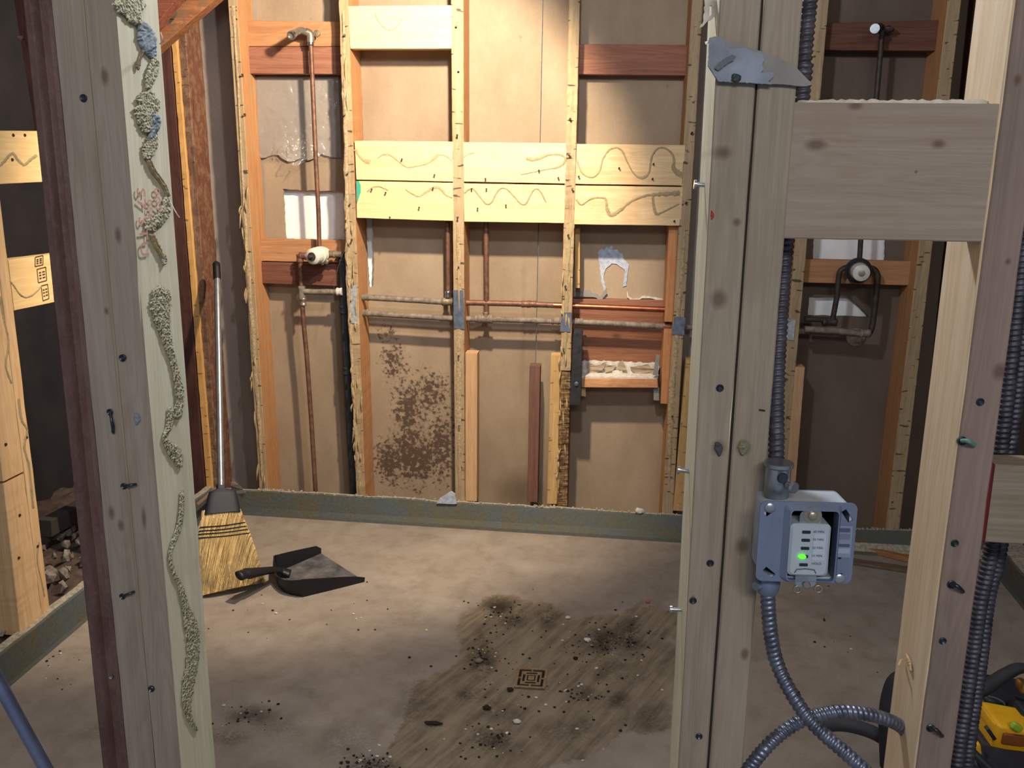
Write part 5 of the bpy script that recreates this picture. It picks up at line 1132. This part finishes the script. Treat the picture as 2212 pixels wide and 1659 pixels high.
# ------------------------------------------------------------------ debris
M_CHIPW = plain('white_chip', '#d8d0c0', .9, 0, .2, 60); M_CHIPD = plain('dark_crumb', '#2b221c', .95, 0, .2, 60); M_CHIPO = plain('orange_chip', '#b06844', .9, 0, .2, 60); M_CHIPG = plain('grey_chip', '#8d7f70', .9, 0, .3, 60)
for px, py, r, mt, lab in ((1268, 1385, .0085, M_CHIPW, 'white chip on the dark stain, the largest crumb up from the drain'), (1116, 1562, .008, M_CHIPW, 'pale chip lying below the drain'), (1227, 1336, .0065, M_CHIPW, 'pale chip at the upper rim of the dark stain'), (1399, 1302, .0065, M_CHIPO, 'orange chip at the upper right rim of the stain'),
                          (1034, 1431, .009, M_CHIPG, 'beige crumb at the left of the stain'), (1102, 1493, .0075, M_CHIPD, 'dark round crumb touching the drain corner'), (1052, 1532, .0085, M_CHIPD, 'dark crumb below left of the drain'), (1243, 1424, .006, M_CHIPD, 'small dark crumb right of the drain')):
    chunk('crumb', atz(px, py), r, mt, None, lab, 'crumb', (1.2, 1, .6), 'crumbs around the floor drain')
o = chunk('wood_flake', atz(936, 1565), .018, M_CHIPD, None, 'long dark flake on the lower left of the stain', 'flake', (1.3, .35, .2))
for px, py, col, nm, rr_, sc_, lab in ((968, 1078, M_GYPB, 'plaster_piece', .03, (1, .4, .7), 'white triangular plaster piece standing on the back curb'), (1381, 1104, M_GYP, 'plaster_piece', .018, (1, .5, .7), 'beige plaster lump on the back curb below the ledge')):
    if px == 968:
        o = sheet('plaster_piece', jag([(943, 1088), (950, 1077), (974, 1063), (983, 1068), (986, 1089)], .8, 6), [], 3.075, .01, M_GYPB, None); top(o, lab, 'plaster'); continue
    p = aty(px, py, YB-.012); p.z = aty(px, py+4, YB-.03).z-.01; chunk(nm, p, rr_, col, None, lab, 'plaster', sc_)
gs = {0: [], 1: []}
zones = [((1075, 1320), (45, 30), 40), ((1040, 1420), (40, 40), 40), ((1320, 1390), (90, 50), 70), ((1250, 1500), (60, 30), 30), ((1060, 1590), (80, 45), 40), ((1200, 1450), (240, 140), 90), ((800, 1650), (60, 25), 50), ((540, 1545), (70, 30), 25), ((120, 1430), (60, 40), 16), ((700, 1330), (300, 60), 25), ((1800, 1400), (120, 120), 14)]
for (cx_, cy_), (rx, ry), n_ in zones:
    for i in range(n_):
        px, py = random.gauss(cx_, rx*.55), random.gauss(cy_, ry*.55)
        if py < 1200: continue
        p = atz(px, py); r = random.uniform(.0012, .0042); k = 1 if random.random() < .22 else 0
        bm = bmesh.new(); bmesh.ops.create_icosphere(bm, subdivisions=1, radius=1)
        gs[k].append(([p+V((v.co.x*1.2, v.co.y, (v.co.z+.8)*.6))*r*(1+.4*noise.noise(v.co*2+V((i, 0, 0)))) for v in bm.verts], [tuple(v.index for v in f.verts) for f in bm.faces])); bm.free()
o = mk('dirt_crumbs', *join(*gs[0]), M_CHIPD); top(o, 'dark grit scattered over the stain and pan floor', 'grit', kind='stuff')
o = mk('plaster_crumbs', *join(*gs[1]), M_CHIPW); top(o, 'pale plaster crumbs scattered over the stain', 'crumbs', kind='stuff')
# crumbs of mortar along the curb top
gs = []
for i in range(240):
    x = random.uniform(-1.3, 1.4); r = random.uniform(.002, .007); bm = bmesh.new(); bmesh.ops.create_icosphere(bm, subdivisions=1, radius=1)
    y = 3.085+random.uniform(0, .02); zz = np.interp(x, [b.x for b in bt], tp)
    gs.append(([V((x, y, zz+.001))+V(v.co)*r*(1+.4*noise.noise(v.co*2+V((i, 0, 0)))) for v in bm.verts], [tuple(v.index for v in f.verts) for f in bm.faces])); bm.free()
o = mk('mortar_crumbs', *join(*gs), plain('mortar_crumb', '#a89c88', .95, 0, .4, 60)); top(o, 'pale mortar crumbs along the top of the back curb', 'crumbs', kind='stuff')
# wood strips lying at the right curb
A, B = atz(1838, 1184, .012), atz(1985, 1216, .012)
def strip(name, A, B, wd, h, mat, lab):
    d = (B-A).normalized(); n = V((-d.y, d.x, 0))*wd/2; u = V((0, 0, h)); r_ = lambda p: [p-n, p+n, p+n+u, p-n+u]
    o = beam(name, r_(A), r_(B), mat, None, 10, .0015); return top(o, lab, 'wood strip')
A.z = B.z = .001; strip('wood_strip', atz(1790, 1172)+V((0, 0, .001)), atz(2000, 1222)+V((0, 0, .001)), .028, .018, wood('strip_orange', '#a8764a', '#875a36', 'x'), 'thin orange wood strip lying on the floor along the back curb')
strip('wood_strip', atz(1790, 1208)+V((0, 0, .001)), atz(2000, 1240)+V((0, 0, .001)), .04, .01, wood('strip_grey', '#7c6a58', '#5c4c3e', 'x'), 'flat grey-brown wood strip in front of the orange strip')
# metal pole, lower left
o = tube('metal_pole', resample([aty(-60, 1370, .78), aty(44, 1560, .80), aty(140, 1735, .82)], .02)[0], .0072, plain('blue_grey_metal', '#8492b6', .3, .7, .3, 30, .05), None, 20)
top(o, 'blue-grey metal pole slanting in the lower left corner, before the left curb', 'pole')

# ------------------------------------------------------------------ tool bag and power tools, lower right
M_BAG = plain('black_nylon', '#1f2126', .75, 0, .3, 60, .4); M_YEL = plain('tool_yellow', '#d8a21c', .45, 0, 1, 14, .06, dark='#bf8c18'); M_GRN = plain('lime_sticker', '#8cab2c', .5); M_TBLK = plain('tool_black', '#23262e', .5, 0, .2, 40); M_TGRY = plain('grey_trim', '#7d828a', .5); M_ORN = plain('brown_recess', '#7c4416', .6)
Yt = 1.45
bag = empty('tool_bag', V((atz(1960, 1659).x, 1.72, 0)), 'open black tool bag standing behind the reddish post', 'tool bag')
def softbox(name, c, s, mat, par, R=None, bev=.25, amp=.0, lv=2, label=None):
    bm = bmesh.new(); bmesh.ops.create_cube(bm, size=1.); bmesh.ops.bevel(bm, geom=bm.edges[:], offset=bev*.5, segments=4, affect='EDGES', profile=.6)
    vs = []
    for v in bm.verts:
        q = V((v.co.x*s[0], v.co.y*s[1], v.co.z*s[2])); q = R @ q if R else q; q = V(c)+q; q += V((1, 1, 1))*amp*noise.noise(q*14); vs.append(q)
    fs = [tuple(v.index for v in f.verts) for f in bm.faces]; bm.free()
    return mk(name, vs, fs, mat, par, smooth=True, auto=50, label=label)
# the bag: floor-standing body visible to the left of the post, handle strap arching to the right
softbox('bag_body', V((.80, 1.66, .10)), (.19, .26, .19), M_BAG, bag, bev=.3, amp=.012)
softbox('bag_pocket', V((.735, 1.56, .10)), (.06, .16, .15), M_BAG, bag, bev=.4, amp=.008)
st_ = cat([aty(1785, 1566, 1.50), aty(1830, 1566, 1.48), aty(1885, 1582, 1.47), aty(1935, 1612, 1.46), aty(1990, 1640, 1.45)], 8)
v, f = tubegeo(st_, .016, 10, flat=.8); mk('strap', v, f, plain('strap_grey', '#3a3c40', .8), bag, smooth=True)
st_ = cat([aty(1918, 1660, 1.42), aty(1915, 1560, 1.44), aty(1922, 1500, 1.46), aty(1940, 1466, 1.47), aty(1985, 1455, 1.48)], 8)
v, f = tubegeo(st_, .017, 10, flat=.6); mk('bag_rim', v, f, M_BAG, bag, smooth=True)
st_ = cat([aty(2075, 1500, 1.36), aty(2120, 1490, 1.36), aty(2170, 1458, 1.36), aty(2205, 1443, 1.36), aty(2240, 1455, 1.36)], 8)
v, f = tubegeo(st_, lambda t: .021-.009*t, 12, flat=.6); mk('carry_handle', v, f, M_BAG, bag, smooth=True)
def tool(name, label, parts, base):
    e = empty(name, base, label, 'power tool')
    for nm, px, py, Y, sx, sy, sz, rot, mt, bv, lb in parts:
        R = Matrix.Rotation(math.radians(rot), 3, 'Y'); softbox(nm, aty(px, py, Y), (sx, sy, sz), mt, e, R, bv, label=lb)
    return e
tool('cordless_drill', 'yellow and black cordless power tool lying at the lower right edge beside the conduits', [
    ('motor_housing', 2185, 1580, 1.30, .085, .07, .052, 8, M_YEL, .22, 'yellow housing'), ('housing_top', 2165, 1560, 1.30, .05, .06, .02, 8, M_YEL, .4, None),
    ('recess_panel', 2190, 1598, 1.262, .034, .006, .018, 4, M_ORN, .3, None), ('recess_panel', 2226, 1602, 1.262, .02, .006, .018, 4, M_ORN, .3, None), ('side_vent', 2139, 1583, 1.268, .006, .01, .024, -38, M_TBLK, .3, None), ('sticker', 2195, 1570, 1.262, .018, .01, .012, 30, M_GRN, .6, 'lime green spot'),
    ('battery', 2190, 1636, 1.28, .11, .08, .045, 4, M_TBLK, .3, None), ('grip', 2222, 1545, 1.33, .05, .05, .03, 20, M_TBLK, .4, None)], aty(2185, 1659, 1.3))
t2 = tool('impact_driver', 'dark grey power tool body with pale trim line lying behind the yellow one', [
    ('motor_housing', 2165, 1512, 1.42, .11, .09, .05, 6, M_TBLK, .4, None), ('yellow_band', 2140, 1538, 1.36, .035, .02, .007, 12, plain('dull_yellow', '#8c8a3a', .5), .6, None), ('yellow_band', 2110, 1512, 1.38, .018, .02, .012, 12, plain('dull_yellow_b', '#8c8a3a', .5), .6, None), ('chuck', 2208, 1482, 1.36, .014, .03, .02, 0, plain('brass_chuck', '#b58a4a', .35, .6, .2), .8, 'brass tip'), ('grip', 2100, 1545, 1.40, .04, .05, .06, 0, M_TBLK, .5, None)], aty(2165, 1560, 1.42))
tube('trim_line', cat([aty(2120, 1490, 1.365), aty(2119, 1505, 1.36), aty(2110, 1516, 1.36), aty(2100, 1517, 1.36)], 5), .0012, M_TGRY, t2, 6)
tube('trim_line', cat([aty(2131, 1490, 1.365), aty(2134, 1502, 1.36), aty(2152, 1508, 1.36), aty(2168, 1518, 1.36), aty(2173, 1534, 1.36)], 5), .0012, M_TGRY, t2, 6)
t3 = tool('cutting_tool', 'black power tool with a small yellow button at the bottom edge, below the yellow housing', [
    ('tool_body', 2180, 1672, 1.22, .14, .07, .05, 10, M_TBLK, .5, None), ('button', 2109, 1618, 1.20, .012, .012, .026, -12, M_YEL, .8, 'yellow button'), ('tool_body', 2100, 1650, 1.23, .05, .05, .07, -30, M_TBLK, .5, None)], aty(2150, 1700, 1.22))
tube('air_hose', cat([aty(2080, 1600, 1.18), aty(2105, 1628, 1.17), aty(2140, 1662, 1.16), aty(2170, 1690, 1.15)], 6), .006, M_TBLK, t3, 10)
